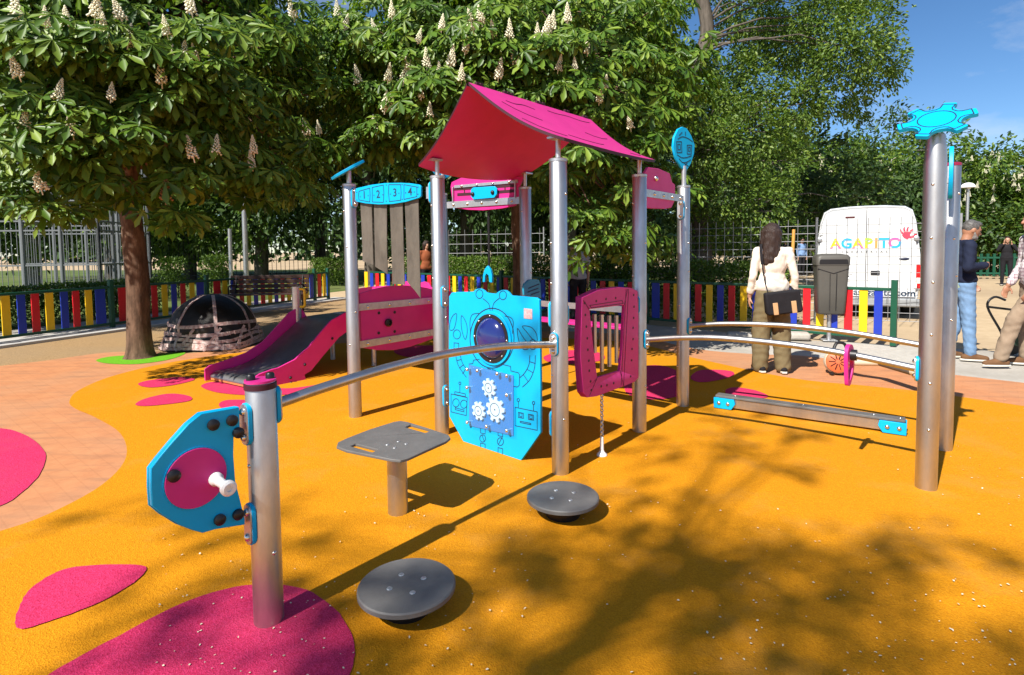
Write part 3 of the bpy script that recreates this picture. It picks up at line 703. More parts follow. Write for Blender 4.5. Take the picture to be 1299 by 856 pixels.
# leaf on H seen edge-on
hp = P['H']; hd = (V(hp.x, hp.y, 0)).normalized(); hn = V(hd.y, -hd.x, 0); c = AT(1203.5, 219, hp.y - .12)
pts = [(0, .17), (.05, .12), (.085, .03), (.08, -.05), (.045, -.12), (0, -.17), (-.045, -.12), (-.08, -.05), (-.085, .03), (-.05, .12)]
MB().prism([catmull([c + hd * a + V(0, 0, b) for a, b in pts], 3, True)], hn * .024).build('leaf_topper', M['cyan'], posts['H'], bevel=.003)
MB().bar(c + V(0, 0, -.05), V(hp.x, hp.y, c.z - .05), .02, .03).build('topper_rod', M['galv'], posts['H'])
# crank panel on L: in line with the rail
Lp = P['L']; ld = (P['B'] - P['L']); ld.z = 0; ld.normalize(); LA, LB = Lp, Lp - ld
zl = lambda *l: zq(l, 180, 460, 4.28)
cr_px = zl((530, 240), (325, 275), (250, 335), (165, 430), (90, 520), (48, 575), (48, 680), (55, 780), (110, 825), (200, 880), (285, 912), (330, 925), (400, 905), (560, 880), (560, 850), (508, 640), (498, 500), (500, 400), (535, 375))
crank, crn = board('crank_panel', cr_px, LA, LB, M['cyan'], .022, .0)
b2, _ = board('crank_panel_back', [(x - 2.2, y - 1) for x, y in cr_px], LA, LB, M['line'], .006, -.016, parent=crank)
b3, _ = board('crank_panel_rear', [(x - 4, y - 1) for x, y in cr_px], LA, LB, M['cyan'], .012, -.027, parent=crank)
dc = VP(180 + 296 / 4.28, 460 + 625 / 4.28, LA, LB, .0115); dz = VP(180 + 296 / 4.28, 460 + 465 / 4.28, LA, LB, .0115).z - dc.z; lx = VP(180 + 458 / 4.28, 460 + 600 / 4.28, LA, LB, .0115); rxx = abs((lx - dc).dot(ld))
cd = [dc + ld * (rxx * math.cos(2 * PI * i / 48)) + V(0, 0, dz * math.sin(2 * PI * i / 48)) for i in range(48)]
disc = MB().prism([cd], crn * .006).build('crank_disc', M['pink'], crank, bevel=.001)
mb = MB(); mb.ribbon([dc + (p - dc) * 1.03 for p in cd], .004, crn, .002, True); mb.build('disc_edge', M['cyan'], disc, smooth=0)
hp0 = VP(180 + 400 / 4.28, 460 + 630 / 4.28, LA, LB, .018)
hv = (crn + V(0, 0, -.05)).normalized()
MB().lathe(hp0, [(.024, 0), (.024, .012), (.017, .022), (.015, .075), (.018, .092), (.026, .098), (.027, .112), (.02, .118), (.011, .118), (.010, .110), (.001, .110)], hv, 24).build('crank_handle', M['white'], disc)
mb = MB()
for x, y in ((170, 612), ): mb.lathe(VP(*zl((x, y))[0], LA, LB, .018), [(.021, 0), (.021, .014), (.014, .02), (.001, .021)], crn, 16)
for x, y in ((487, 312), (385, 336), (520, 378), (520, 822), (420, 850)): mb.lathe(VP(*zl((x, y))[0], LA, LB, .0115), [(.02, 0), (.02, .012), (.013, .018), (.001, .019)], crn, 16)
mb.build('bolt', M['black'], crank)
for z in (.78, .40): bracket(Lp, -ld, z, crank, .16)
mb = MB(); mb.lathe(Lp + V(0, 0, .905), [(RP + .004, 0), (RP + .004, .02), (RP + .001, .022), (RP * .9, .024), (.001, .025)], None, 28); capL = mb.build('post_cap', M['line_red'], posts['L'])
MB().lathe(Lp + V(0, 0, .9305), [(RP + .002, 0), (RP + .002, .008), (.001, .0085)], None, 28).build('cap_disc', M['pink'], capL)
mb = MB()
for dx, dy in ((-.03, -.012), (.03, .018)): mb.lathe(Lp + V(dx, dy, .938), [(.0165, 0), (.0165, .016), (.012, .022), (.001, .023)], None, 14)
mb.build('cap_knob', M['black'], capL)

# ------------------------------------------------------------------ free-standing play elements
def disc_step(px, py, label):
    c = G(px, py, .10); t = thing('stepping_disc', label, 'stepping disc', (c.x, c.y, 0), 'stepping discs')
    mb = MB(); mb.lathe(V(c.x, c.y, 0), [(.184, .074), (.192, .079), (.192, .095), (.187, .100), (.001, .101)], None, 56); o = mb.build('tread', M['darkgrey'], t, smooth=30)
    k = MB()
    for i in range(4):
        a = PI / 2 * i + .5; k.lathe(V(c.x + .07 * math.cos(a), c.y + .07 * math.sin(a), .1005), [(.012, 0), (.011, .002), (.005, .0025), (.001, .001)], None, 12)
    k.build('screw', M['galv'], o)
    MB().lathe(V(c.x, c.y, 0), [(.09, -.01), (.10, .03), (.13, .055), (.15, .073)], None, 32).build('pedestal', M['black'], t)
disc_step(516, 740, 'dark grey round stepping disc nearest the pink floor flower and the crank post')
disc_step(714, 628, 'dark grey round stepping disc just in front of the pull handle and middle roof post')
sc = G(505, 648); t = thing('square_seat', 'grey square seat board with two hand slots on a short steel post', 'seat', sc)
sp_ = [(427.0, 566), (428.8, 560.8), (440, 555.5), (470, 544), (499, 535), (508, 533.6), (517, 535), (545, 543.5), (569, 551.5), (571.4, 555), (566, 559.5), (540, 571), (518, 581), (508, 583.5), (497, 582.5), (470, 577), (440, 571)]
zs = .368
seat = MB().prism([[G(x, y, zs) for x, y in sp_], round_poly([G(x, y, zs) for x, y in [(444.3, 565.6), (451, 562.6), (479.5, 569.8), (472.5, 573.6)]], .008), round_poly([G(x, y, zs) for x, y in [(513.6, 541.6), (521, 538.2), (547, 545.2), (540, 549.0)]], .008)], V(0, 0, -.015)).build('seat_board', M['darkgrey'], t, bevel=.003)
k = MB()
for dx, dy in ((-.05, 0), (.05, .01), (0, .05), (0, -.05)): k.lathe(V(sc.x + dx, sc.y + dy, zs + .0005), [(.01, 0), (.009, .002), (.001, .001)], None, 10)
k.build('screw', M['galv'], seat)
MB().lathe(sc, [(.0535, -.02), (.0535, zs - .021)], None, 28).build('leg', M['steel'], t)

# balance beam
b0, b1 = G(906, 516), G(1150, 552); bd = (b1 - b0).normalized(); bn = V(bd.y, -bd.x, 0); t = thing('balance_beam', 'low steel balance beam with dark grey tread and cyan end plates', 'balance beam', b0)
Rb = Matrix((bd, bn, V(0, 0, 1))).transposed()
o = MB().box((b0 + b1) / 2 + V(0, 0, .05) - bn * .045, ((b1 - b0).length - .1, .075, .08), Rb).build('beam', M['steel'], t, bevel=.004)
tr = MB().box((b0 + b1) / 2 + V(0, 0, .101) - bn * .045, ((b1 - b0).length - .02, .10, .02), Rb).build('tread', M['darkgrey'], t, bevel=.004)
k = MB()
for s in (.12, .5, .85, .97): bolt_into(k, b0.lerp(b1, s) + V(0, 0, .111) - bn * .045, V(0, 0, 1), .009)
k.build('screw', M['bolt'], tr)
for e, s in ((b0, 1), (b1, -1)):
    d = bd * s
    for sd_ in (0, 1):
        y0 = bn * (.002 if sd_ == 0 else -.108)
        pl_ = [e + y0 + V(0, 0, .0), e + y0 + d * .15, e + y0 + d * .18 + V(0, 0, .05), e + y0 + d * .17 + V(0, 0, .09), e + y0 + V(0, 0, .09)]
        o = MB().prism([pl_], bn * .016).build('end_plate', M['cyan'], t, bevel=.003)
        if sd_ == 0:
            k = MB()
            for q in (.045, .12): bolt_into(k, e + y0 + bn * .016 + d * q + V(0, 0, .048), bn, .017)
            k.build('bolt', M['bolt'], o)

# slide ------------------------------------------------------------------
SF, SN = G(266, 482.5), G(317, 494)
sl = thing('slide', 'low wide slide with magenta side walls and dark steel chute behind the left posts', 'slide', (SF + SN) / 2)
z4 = lambda *l: zq(l, 255, 370, 5.705)
SU = U; near_A, near_B = SN, SN + SU; far_A, far_B = SF, SF + SU
near_px = [(317, 491), (318, 482), (330, 474)] + z4((505, 565), (560, 550), (680, 490), (780, 400), (870, 290), (940, 210), (1050, 148), (1180, 110), (1190, 290), (1060, 288), (1000, 330), (880, 470), (800, 570), (750, 600), (762, 640), (720, 650), (570, 690)) + [(340, 494)]
nw, nwn = board('side_wall', near_px, near_A, near_B, M['pink'], .025, .01, parent=sl)
far_px = z4((45, 635), (30, 600), (30, 560), (60, 535), (200, 490), (330, 440), (450, 360), (560, 240), (640, 150), (710, 110), (740, 140), (760, 180), (740, 230), (700, 262), (640, 300), (560, 400), (470, 500), (350, 560), (150, 640))
# the lower edge of the far wall is hidden by the chute: carry it to the ground
fw_ = []
for x, y in z4((30, 600), (30, 560), (60, 535), (200, 490), (330, 440), (450, 360), (560, 240), (640, 150), (710, 110), (745, 140), (775, 200)): fw_.append(VP(x, y, far_A, far_B))
low = [V(p.x, p.y, max(.004, p.z - .42)) for p in reversed(fw_)]
MB().prism([fw_ + low], V(SU.y, -SU.x, 0) * -.025).build('side_wall', M['pink'], sl, bevel=.003)
# chute: profile follows the near wall's height
prof = [(.0, .055), (.03, .085), (.08, .098), (.16, .10), (.30, .115), (.45, .155), (.60, .23), (.76, .34), (.92, .455), (1.06, .55), (1.2, .60), (1.6, .61)]
mb = MB(); vs = []; fs = []; pr = catmull([V(a, b, 0) for a, b in prof], 4)
Wv = (SN - SF); Wv.z = 0; wl = Wv.length; Wv.normalize()
for p in pr:
    for q in (.02, wl - .02):
        for dz_ in (0, -.02): b = SF + SU * p.x + Wv * q; vs.append(V(b.x, b.y, p.y + dz_))
for i in range(len(pr) - 1):
    a = i * 4; b = a + 4; fs += [(a, a + 2, b + 2, b), (a + 1, b + 1, b + 3, a + 3), (a, b, b + 1, a + 1), (a + 2, a + 3, b + 3, b + 2)]
fs += [(0, 1, 3, 2)]; n_ = (len(pr) - 1) * 4; fs.append((n_, n_ + 2, n_ + 3, n_ + 1))
ct = mb.add(vs, fs).build('chute', M['chute'], sl, smooth=60)
MB().box((SF + SN) / 2 + SU * .012 + V(0, 0, .035), (.02, wl - .04, .05), Matrix((SU, Wv, V(0, 0, 1))).transposed()).build('lip', mat('worn_orange_edge', (.5, .18, .06), .5, 0, .3), ct, bevel=.004)
k = MB()
for x, y in ((950, 338), (752, 527), (648, 622), (652, 660)): bolt_into(k, VP(*z4((x, y))[0], near_A, near_B, .025), nwn, .016)
k.build('bolt', M['black'], nw)
hp_ = VP(377, 400, far_A, far_B, -.04); ht = VP(374, 363.5, far_A, far_B, -.04)
po = MB().lathe(V(hp_.x, hp_.y, 0), [(RP, -.02), (RP, ht.z)], None, 24).build('post', M['steel'], sl)
y0 = V(hp_.x, hp_.y, 0) + V(.05, -.02, 0); a = AT(378.5, 366.5, y0.y).z; b = AT(378.5, 389, y0.y).z
MB().tube(catmull([y0 + V(0, 0, a), y0 + V(.05, -.01, a - .005), y0 + V(.062, -.012, a - .04), y0 + V(.062, -.012, b + .04), y0 + V(.05, -.01, b + .005), y0 + V(0, 0, b)], 5), .016, 12).build('grab_handle', M['yellow'], po)
bp = SF + SU * 1.55; bq = SN + SU * 1.55
for e in (bp, bq): MB().lathe(V(e.x, e.y, 0), [(.03, -.02), (.03, .6)], None, 16).build('leg', M['galv'], sl)
pp = SF + SU * 1.62 + Wv * .4; MB().box(V(pp.x, pp.y, .60), (.14, wl - .05, .03), Matrix((SU, Wv, V(0, 0, 1))).transposed()).build('platform', M['galv'], sl)
# ------------------------------------------------------------------ the ground
def sheet(name, pts, z, mt, kind='structure'):
    me = bpy.data.meshes.new(name); me.from_pydata([(p[0], p[1], 0) for p in pts], [], [list(range(len(pts)))]); me.update()
    if me.polygons[0].normal.z < 0: me.flip_normals()
    o = finish(name, me, mt, None, V(0, 0, z), 0); return tag(o, kind=kind)
def gp(l, n=6, closed=True): return [(p.x + random.uniform(-.002, .002), p.y + random.uniform(-.002, .002)) for p in (catmull([G(x, y) for x, y in l], n, closed) if n else [G(x, y) for x, y in l])]
def paving_mat():
    m = textured('stamped_terracotta', (.53, .235, .105), (.44, .18, .08), 6, .8, .25, (.42, .24, .14), .6); N, L = nt(m); b = N['Principled BSDF']
    tc = N.new('ShaderNodeTexCoord'); mp = N.new('ShaderNodeMapping'); mp.inputs['Rotation'].default_value = (0, 0, .7); L.new(tc.outputs['Object'], mp.inputs['Vector'])
    br = N.new('ShaderNodeTexBrick'); br.inputs['Scale'].default_value = 2.4; br.inputs['Mortar Size'].default_value = .012; br.inputs['Color1'].default_value = (1, 1, 1, 1); br.inputs['Color2'].default_value = (.9, .9, .9, 1); br.inputs['Mortar'].default_value = (.62, .6, .6, 1)
    L.new(mp.outputs[0], br.inputs['Vector'])
    src = b.inputs['Base Color'].links[0].from_socket; mx = N.new('ShaderNodeMix'); mx.data_type = 'RGBA'; mx.blend_type = 'MULTIPLY'; mx.inputs[0].default_value = .2
    L.new(src, mx.inputs[6]); L.new(br.outputs['Color'], mx.inputs[7])
    # scuffed dark streaks
    st = N.new('ShaderNodeTexNoise'); st.inputs['Scale'].default_value = 2.2; st.inputs['Detail'].default_value = 8; mp2 = N.new('ShaderNodeMapping'); mp2.inputs['Scale'].default_value = (1, 5, 1); mp2.inputs['Rotation'].default_value = (0, 0, .5)
    L.new(tc.outputs['Object'], mp2.inputs['Vector']); L.new(mp2.outputs[0], st.inputs['Vector']); rg = N.new('ShaderNodeMapRange'); rg.inputs['From Min'].default_value = .5; rg.inputs['From Max'].default_value = .72; rg.inputs['To Max'].default_value = .5; L.new(st.outputs['Fac'], rg.inputs['Value'])
    m2 = N.new('ShaderNodeMix'); m2.data_type = 'RGBA'; m2.inputs[7].default_value = (.27, .14, .08, 1); L.new(rg.outputs[0], m2.inputs[0]); L.new(mx.outputs[2], m2.inputs[6]); L.new(m2.outputs[2], b.inputs['Base Color'])
    return m
M['terra'] = paving_mat()
sheet('ground', [(-300, -60), (300, -60), (300, 500), (-300, 500)], -.024, M['sand'])
sheet('gravel', [(-8.4, -8), (-3, -8), (1.5, 4), (1.2, 12.0), (-5.4, 17.2), (-8.2, 13)], -.019, M['gravel'])
cc = gp([(800, 424), (860, 428), (960, 440), (1202, 470), (1299, 480)], 0)
sheet('pavement', [(.2, 4), (1.0, 11.2), (2.4, 10.6), (4.3, 8.6), (4.9, 8.35), (6.2, 7.6), (8.2, 6.6), (14, 4.5), (14, 3), (4, 2)], -.015, M['concrete'])
pv = [(0, 463), (60, 456), (130, 446.5), (180, 445), (240, 447), (300, 440), (400, 430), (500, 425), (600, 421), (700, 419), (800, 424), (880, 441), (958, 448), (1018, 450), (1110, 461.5), (1202, 473), (1299, 484)]
pp_ = [(-20, -6), (-14, 3.4)] + gp(pv, 4, False) + [(9.5, 4.4), (16, 2.0), (16, -8)]
sheet('paving', pp_, -.011, M['terra'])
ed = [(0, 672), (60, 651), (130, 613), (160, 578), (152, 548), (120, 528), (95, 517), (88, 508), (100, 494), (140, 477), (200, 462), (260, 452), (320, 445), (400, 437), (500, 431), (600, 428), (700, 428), (800, 434), (880, 453), (1000, 478), (1100, 488.5), (1180, 497), (1299, 514)]
e_ = [G(x, y) for x, y in ed]; e_ = [(p.x, p.y) for p in catmull(e_, 5)]
sheet('playground_surface', e_ + [(7.5, 4.2), (9, 2), (9, -6), (-5, -6), (-5, .4), (-3.4, 1.6)], -.006, M['rubber_o'])
for l in ([(45, 870), (90, 838), (150, 806), (230, 765), (310, 742), (380, 745), (425, 772), (448, 810), (445, 850), (410, 910), (300, 960), (140, 960), (60, 910)],
          [(20, 792), (24, 770), (40, 745), (80, 722), (130, 716), (184, 718), (170, 738), (120, 766), (60, 788), (30, 797)],
          [(175, 487), (190, 482), (230, 478), (247, 481), (220, 488), (190, 491)], [(172, 512), (185, 505), (215, 499), (240, 502), (240, 508), (205, 513), (180, 514.5)],
          [(255, 490), (270, 484), (300, 486), (330, 490), (370, 492), (420, 485), (430, 490), (390, 498), (330, 501), (280, 498)], [(278, 512), (290, 507), (330, 508), (345, 516), (320, 520), (285, 518)],
          [(792, 492), (800, 470), (825, 463), (850, 466), (872, 480), (870, 497), (840, 506), (805, 503)], [(876, 478), (890, 469), (925, 470), (930, 476), (905, 483), (885, 484)],
          [(920, 496), (930, 491), (955, 494), (975, 502), (960, 505), (930, 503)], [(500, 444), (530, 438), (590, 440), (600, 447), (560, 453), (515, 452)], [(690, 452), (720, 444), (760, 447), (765, 456), (730, 461), (700, 460)]):
    sheet('rubber_patch', gp(l, 6), -.001, M['rubber_p'])
sheet('rubber_patch', gp([(-140, 570), (-60, 546), (0, 542), (35, 552), (57, 573), (50, 600), (25, 625), (0, 640), (-80, 668), (-150, 640)], 6), -.0065, M['rubber_p'])
sheet('rubber_patch', gp([(122, 456), (140, 451.5), (175, 449.5), (215, 447), (235, 446.5), (225, 452), (205, 457), (170, 461), (135, 460)], 6), -.0065, M['rubber_g'])
# strip along the left fence, path and lawn behind it
FL = [G(0, 372.4, .8), G(416, 345, .8)]; FLd = V(FL[1].x - FL[0].x, FL[1].y - FL[0].y, 0).normalized(); FLn = V(-FLd.y, FLd.x, 0)
q0 = V(FL[0].x, FL[0].y, 0) - FLd * 4; q1 = V(FL[1].x, FL[1].y, 0) + FLd * .5
mb = MB(); mb.bar(q0 - FLn * .12 - V(0, 0, .0), q1 - FLn * .12, .62, .06); k = tag(mb.build('kerb', M['granite'], None, origin=(0, 0, 0), bevel=.01), kind='structure')
f2 = lambda p, d: (p.x + FLn.x * d, p.y + FLn.y * d)
sheet('path', [f2(q0, .2), f2(q1, .2), f2(q1, 1.9), f2(q0, 1.9)], -.02, M['concrete'])
sheet('lawn', [f2(q0, 2.0), f2(q1 + FLd * 3, 2.0), (-6, 24), (-9, 42), (-45, 52), (-50, 20)], -.0205, M['lawn'])
sheet('lawn', [(-4, 19), (3.4, 13), (8, 24), (4, 34), (-8, 36)], -.02, M['lawn'])

# ------------------------------------------------------------------ fences of coloured slats
CYC = ['yellow', 'blue', 'red']
def slat_fence(name, label, A, B, px, posts_px, start, post_h=.92, step=1):
    """A, B: ground points of the run; px: photo columns of the slats; posts_px: columns of the posts"""
    d = V(B.x - A.x, B.y - A.y, 0); L = d.length; d.normalize(); n = V(-d.y, d.x, 0)
    if n.dot(-A) < 0: n = -n
    t = thing(name, label, 'fence', (A.x, A.y, 0))
    for z, nm in ((.785, 'top_rail'), (.1, 'bottom_rail')):
        MB().bar(V(A.x, A.y, z), V(B.x, B.y, z), .05, .045).build(nm, M['green'], t, bevel=.006)
    pos = []
    for x in px:
        r_ = ray(x, 360); k = r_.x / r_.y
        s = (k * A.y - A.x) / (d.x - k * d.y); pos.append(s)
    ps = []
    for x in posts_px:
        r_ = ray(x, 360); k = r_.x / r_.y; ps.append((k * A.y - A.x) / (d.x - k * d.y))
    for s in ps:
        p = A + d * s; mb = MB(); mb.box(V(p.x, p.y, post_h / 2), (.075, .075, post_h), Matrix((d, n, V(0, 0, 1))).transposed()); mb.build('post', M['green'], t, bevel=.006)
    first = {}
    for i, s in enumerate(pos):
        if s < -.3 or s > L + .3: continue
        sp = abs(pos[min(i + 1, len(pos) - 1)] - pos[max(i - 1, 0)]) / (2 if 0 < i < len(pos) - 1 else 1)
        w = min(max(sp * .56, .07), .19); c = CYC[(start + step * i) % 3]; p = A + d * s
        mb = MB(); mb.box(V(p.x, p.y, .44) + n * .004, (w, .022, .70), Matrix((d, n, V(0, 0, 1))).transposed())
        mb.build('slat', M[c], t, bevel=.004)
    return t
A0 = V(q0.x, q0.y, 0); A1 = V(FL[1].x, FL[1].y, 0)
slat_fence('slat_fence', 'fence of red, blue and yellow slats running past the chestnut trunk and the dark dome', A0, A1,
           [-62, -38, -16, 5, 25, 43, 61, 80, 95, 111, 126, 155, 169, 182, 195, 208, 220, 231.5, 243, 253.5, 275, 285, 296, 306, 315, 324, 333, 342, 350, 358, 366, 374, 382, 389, 395, 405, 411, 416], [-80, 140, 262, 399, 416], 0)
RB = G(1130, 365.7, .8); RA = G(470, 344.3, .8); RA = V(RA.x, RA.y, 0); RB = V(RB.x, RB.y, 0)
sx = [423, 430, 437, 444, 451, 458, 465, 472, 479, 486, 493, 500, 507, 514, 521, 529, 537, 545, 553, 561, 569, 576.7, 584, 591.6, 599.5, 607.7, 616, 624.5, 633, 642, 651, 660, 669.5, 679, 689, 699, 709.5, 720, 730.5, 741.5, 753, 764.5, 776, 788, 800, 812, 832, 845.5, 858.5, 872, 886, 900, 914, 928.5, 943.5, 959, 974.5, 990.5, 1007, 1024, 1041, 1058.5, 1077, 1096, 1115]
slat_fence('slat_fence', 'fence of coloured slats behind the climbing structure, ending in front of the van', RB, RA, list(reversed(sx)), [1135, 977, 820, 636, 500, 448], 1, step=-1)

# ------------------------------------------------------------------ foliage
def quads_mesh(name, verts, quads):
    me = bpy.data.meshes.new(name); nv, nf = len(verts), len(quads)
    me.vertices.add(nv); me.vertices.foreach_set('co', verts.astype(np.float32).ravel())
    me.loops.add(nf * 4); me.loops.foreach_set('vertex_index', quads.astype(np.int32).ravel())
    me.polygons.add(nf); me.polygons.foreach_set('loop_start', np.arange(0, nf * 4, 4, dtype=np.int32))
    try: me.polygons.foreach_set('loop_total', np.full(nf, 4, dtype=np.int32))
    except Exception: pass
    me.update(calc_edges=True); me.validate(); return me
def unit(a): return a / np.maximum(np.linalg.norm(a, axis=1, keepdims=True), 1e-9)
def scatter(tv, tq, pos, fwd, up, sc):
    f = unit(fwd); s = unit(np.cross(up, f)); u = np.cross(f, s)
    v = pos[:, None, :] + sc[:, None, None] * (tv[None, :, 0:1] * f[:, None, :] + tv[None, :, 1:2] * s[:, None, :] + tv[None, :, 2:3] * u[:, None, :])
    k = len(tv); q = tq[None] + (np.arange(len(pos)) * k)[:, None, None]
    return v.reshape(-1, 3), q.reshape(-1, 4)
def palmate():
    vs = []; qs = []
    for ang, ln in ((-118, .62), (-66, .85), (-22, 1.0), (22, 1.0), (66, .85), (118, .62)):
        a = math.radians(ang); L = ln; c, s = math.cos(a), math.sin(a); b = len(vs)
        for r, w, k in ((.03, 0, 0), (.38, .085, .02), (.74, .165, .035), (1.0, 0, 0), (.74, -.165, .035), (.38, -.085, .02)):
            r *= L; w *= L; z = k - .30 * r * r - .05 * r
            vs.append((c * r - s * w, s * r + c * w, z))
        qs += [(b, b + 1, b + 2, b + 3), (b, b + 3, b + 4, b + 5)]
    return np.array(vs), np.array(qs)
PALM = palmate()
LEAF = (np.array([(0, 0, 0), (.35, .24, .06), (.75, .17, .02), (1, 0, -.08), (.75, -.17, .02), (.35, -.24, .06)]), np.array([(0, 1, 2, 3), (0, 3, 4, 5)]))
def rnd_dir(n):
    v = RNG.normal(size=(n, 3)); return unit(v)
def spray_leaves(tips, axis, per, size, spread):
    """whorls of leaves around twig tips"""
    n = len(tips); P_, Fd, Up, S = [], [], [], []
    for k in range(per):
        a = 2 * PI * k / per + RNG.uniform(0, 2 * PI, n) * .25 + np.arange(n) * 1.7
        lat = np.stack([np.cos(a), np.sin(a), np.zeros(n)], 1)
        rad = spread * RNG.uniform(.25, 1.0, n)[:, None]
        back = RNG.uniform(-.25, .12, n)[:, None]
        pos = tips + lat * rad + axis * back * spread + np.array([0, 0, 1]) * RNG.uniform(-.25, .10, n)[:, None] * spread
        hz = axis * np.array([1, 1, 0.])
        f = lat * .8 + hz * .45 + np.array([0, 0, -1]) * RNG.uniform(.25, 1.1, n)[:, None] + RNG.normal(size=(n, 3)) * .18
        u = np.array([0, 0, .62]) + hz * .95 + lat * .25 + RNG.normal(size=(n, 3)) * .26
        P_.append(pos); Fd.append(f); Up.append(u); S.append(size * RNG.uniform(.5, 1.3, n))
    return np.concatenate(P_), np.concatenate(Fd), np.concatenate(Up), np.concatenate(S)
def bloom_mesh():
    oc = [(1, 0, 0), (-1, 0, 0), (0, 1, 0), (0, -1, 0), (0, 0, 1), (0, 0, -1)]; of = [(0, 2, 4), (2, 1, 4), (1, 3, 4), (3, 0, 4), (2, 0, 5), (1, 2, 5), (3, 1, 5), (0, 3, 5)]
    mb = MB(); mb.tube([(0, 0, -.05), (0, 0, .18)], [.006, .003], 5)
    for i in range(74):
        t = (i + .5) / 74; h = .235 * t; r = .050 * (1 - t) ** .75 * (.75 + .5 * random.random()); a = i * 2.399; s = .0145 * (1.1 - .55 * t)
        c = V(r * math.cos(a), r * math.sin(a), h); mb.add([c + V(*p) * s * random.uniform(.8, 1.25) for p in oc], of)
    me = bpy.data.meshes.new('blossom'); me.from_pydata(mb.v, [], mb.f); me.materials.append(M['bloom']); me.update(); me.shade_smooth(); return me
BLOOM = bloom_mesh(); BLOOM2 = BLOOM.copy(); BLOOM2.materials.clear(); BLOOM2.materials.append(M['bloom_shade'])
def limb(mb, a, b, r0, r1, wob=.12, n=8):
    a = Vector(a); b = Vector(b); L = (b - a).length; pts = []
    for i in range(7):
        t = i / 6; p = a.lerp(b, t) + V(0, 0, L * .10 * math.sin(PI * t))
        if 0 < i < 6: p += V(random.uniform(-1, 1), random.uniform(-1, 1), random.uniform(-1, 1)) * wob * L * .18
        pts.append(p)
    return mb.tube(pts, [r0 + (r1 - r0) * i / 6 for i in range(7)], n)
def ell_hit(px, py, c, rad):
    d = ray(px, py); o = EYE - Vector(c); a = sum((d[i] / rad[i]) ** 2 for i in range(3)); b = 2 * sum(o[i] * d[i] / rad[i] ** 2 for i in range(3)); k = sum((o[i] / rad[i]) ** 2 for i in range(3)) - 1
    D = b * b - 4 * a * k
    t = (-b - math.sqrt(D)) / (2 * a) if D > 0 else -b / (2 * a)
    return EYE + d * t
def chestnut(label, base, trunk_top, c, rad, ncl, tips_per, blooms_px, r0=.14, per=8, size=.17, shade_share=.25, extra=0, bark='bark', group=None, lm='leaf_ch', sprays=(), skip=None, zmin=2.35):
    t = thing('chestnut_tree', label, 'tree', base, group); base = Vector(base); c = Vector(c)
    cl = []
    for i in range(ncl):
        d = rnd_dir(1)[0]; r = RNG.uniform(.25, 1.0) ** .45
        q = [c[k] + d[k] * rad[k] * r * .86 for k in range(3)]
        if (skip and skip(q)) or q[2] < zmin + random.uniform(-.15, .45): continue
        cl.append(q)
    tb = MB(); top = Vector(trunk_top); pts = [base + V(0, 0, -.05), base + V(0, 0, .08), base + V(.0, 0, .5), base.lerp(top, .45) + V(.03, 0, 0), base.lerp(top, .75), top, V(c.x, c.y, c.z + rad[2] * .6)]
    tb.tube(catmull(pts, 4), [r0 * 1.75] * 2 + [r0 * 1.5, r0 * 1.32] + [r0 * 1.2, r0 * 1.12, r0 * 1.08, r0 * 1.05] + [r0] * 8 + [r0 * .9] * 4 + [r0 * (.85 - .033 * i) for i in range(5)], 20)
    tips = []; ax = []
    for p in cl:
        k = random.uniform(.0, .6); st = top.lerp(V(c.x, c.y, c.z + rad[2] * .5), k)
        limb(tb, st, p, r0 * .34, .012)
        q = RNG.normal(size=(tips_per, 3)) * np.array([.34, .34, .22]); tips.append(np.array(p) + q)
    for x, y in blooms_px:
        h = ell_hit(x, y, c, rad) - ray(x, y).normalized() * .30
        tips.append(np.array([[h.x, h.y, h.z - .20]]) + RNG.normal(size=(3, 3)) * np.array([.12, .12, .04])); 
    for x, y in sprays:
        h = ell_hit(x, y, c, rad) - ray(x, y).normalized() * random.uniform(-.1, .25); m_ = random.randint(3, 7)
        tips.append(np.array([[h.x, h.y, h.z]]) + RNG.normal(size=(m_, 3)) * np.array([.24, .24, .10])); limb(tb, top.lerp(V(c.x, c.y, c.z + rad[2] * .3), random.random()), h, r0 * .2, .008, n=6)
    tips = np.concatenate(tips); out = unit((tips - np.array(c)) / np.array(rad)); axis = unit(out + np.array([0, 0, .55]))
    pos, f, u, s = spray_leaves(tips, axis, per, size, .26)
    v, q = scatter(*PALM, pos, f, u, s)
    tr = tb.build('trunk', M[bark], t, smooth=60)
    me = quads_mesh('crown', v - np.array(base), q); o = finish('crown', me, M[lm], t, None, 0)
    loc = [(ell_hit(x, y, c, rad) - ray(x, y).normalized() * .50, 0) for x, y in blooms_px]
    idx = RNG.permutation(np.where((out[:, 2] > -.2))[0])[:extra]
    loc += [(Vector(tips[i]) + Vector(axis[i]) * .1, 1) for i in idx]
    for p, auto in loc[:98]:
        b = bpy.data.objects.new('blossom', BLOOM2 if (random.random() < shade_share and (auto or p.z < c.z - .35 * rad[2])) else BLOOM); COL.objects.link(b); b.parent = t; b.location = p - base - V(0, 0, .06); b.rotation_euler = (random.uniform(-.25, .25), random.uniform(-.25, .25), random.uniform(0, 6)); k = random.uniform(.66, 1.0); b.scale = (k, k, k)
    return t
cb = G(178, 452)
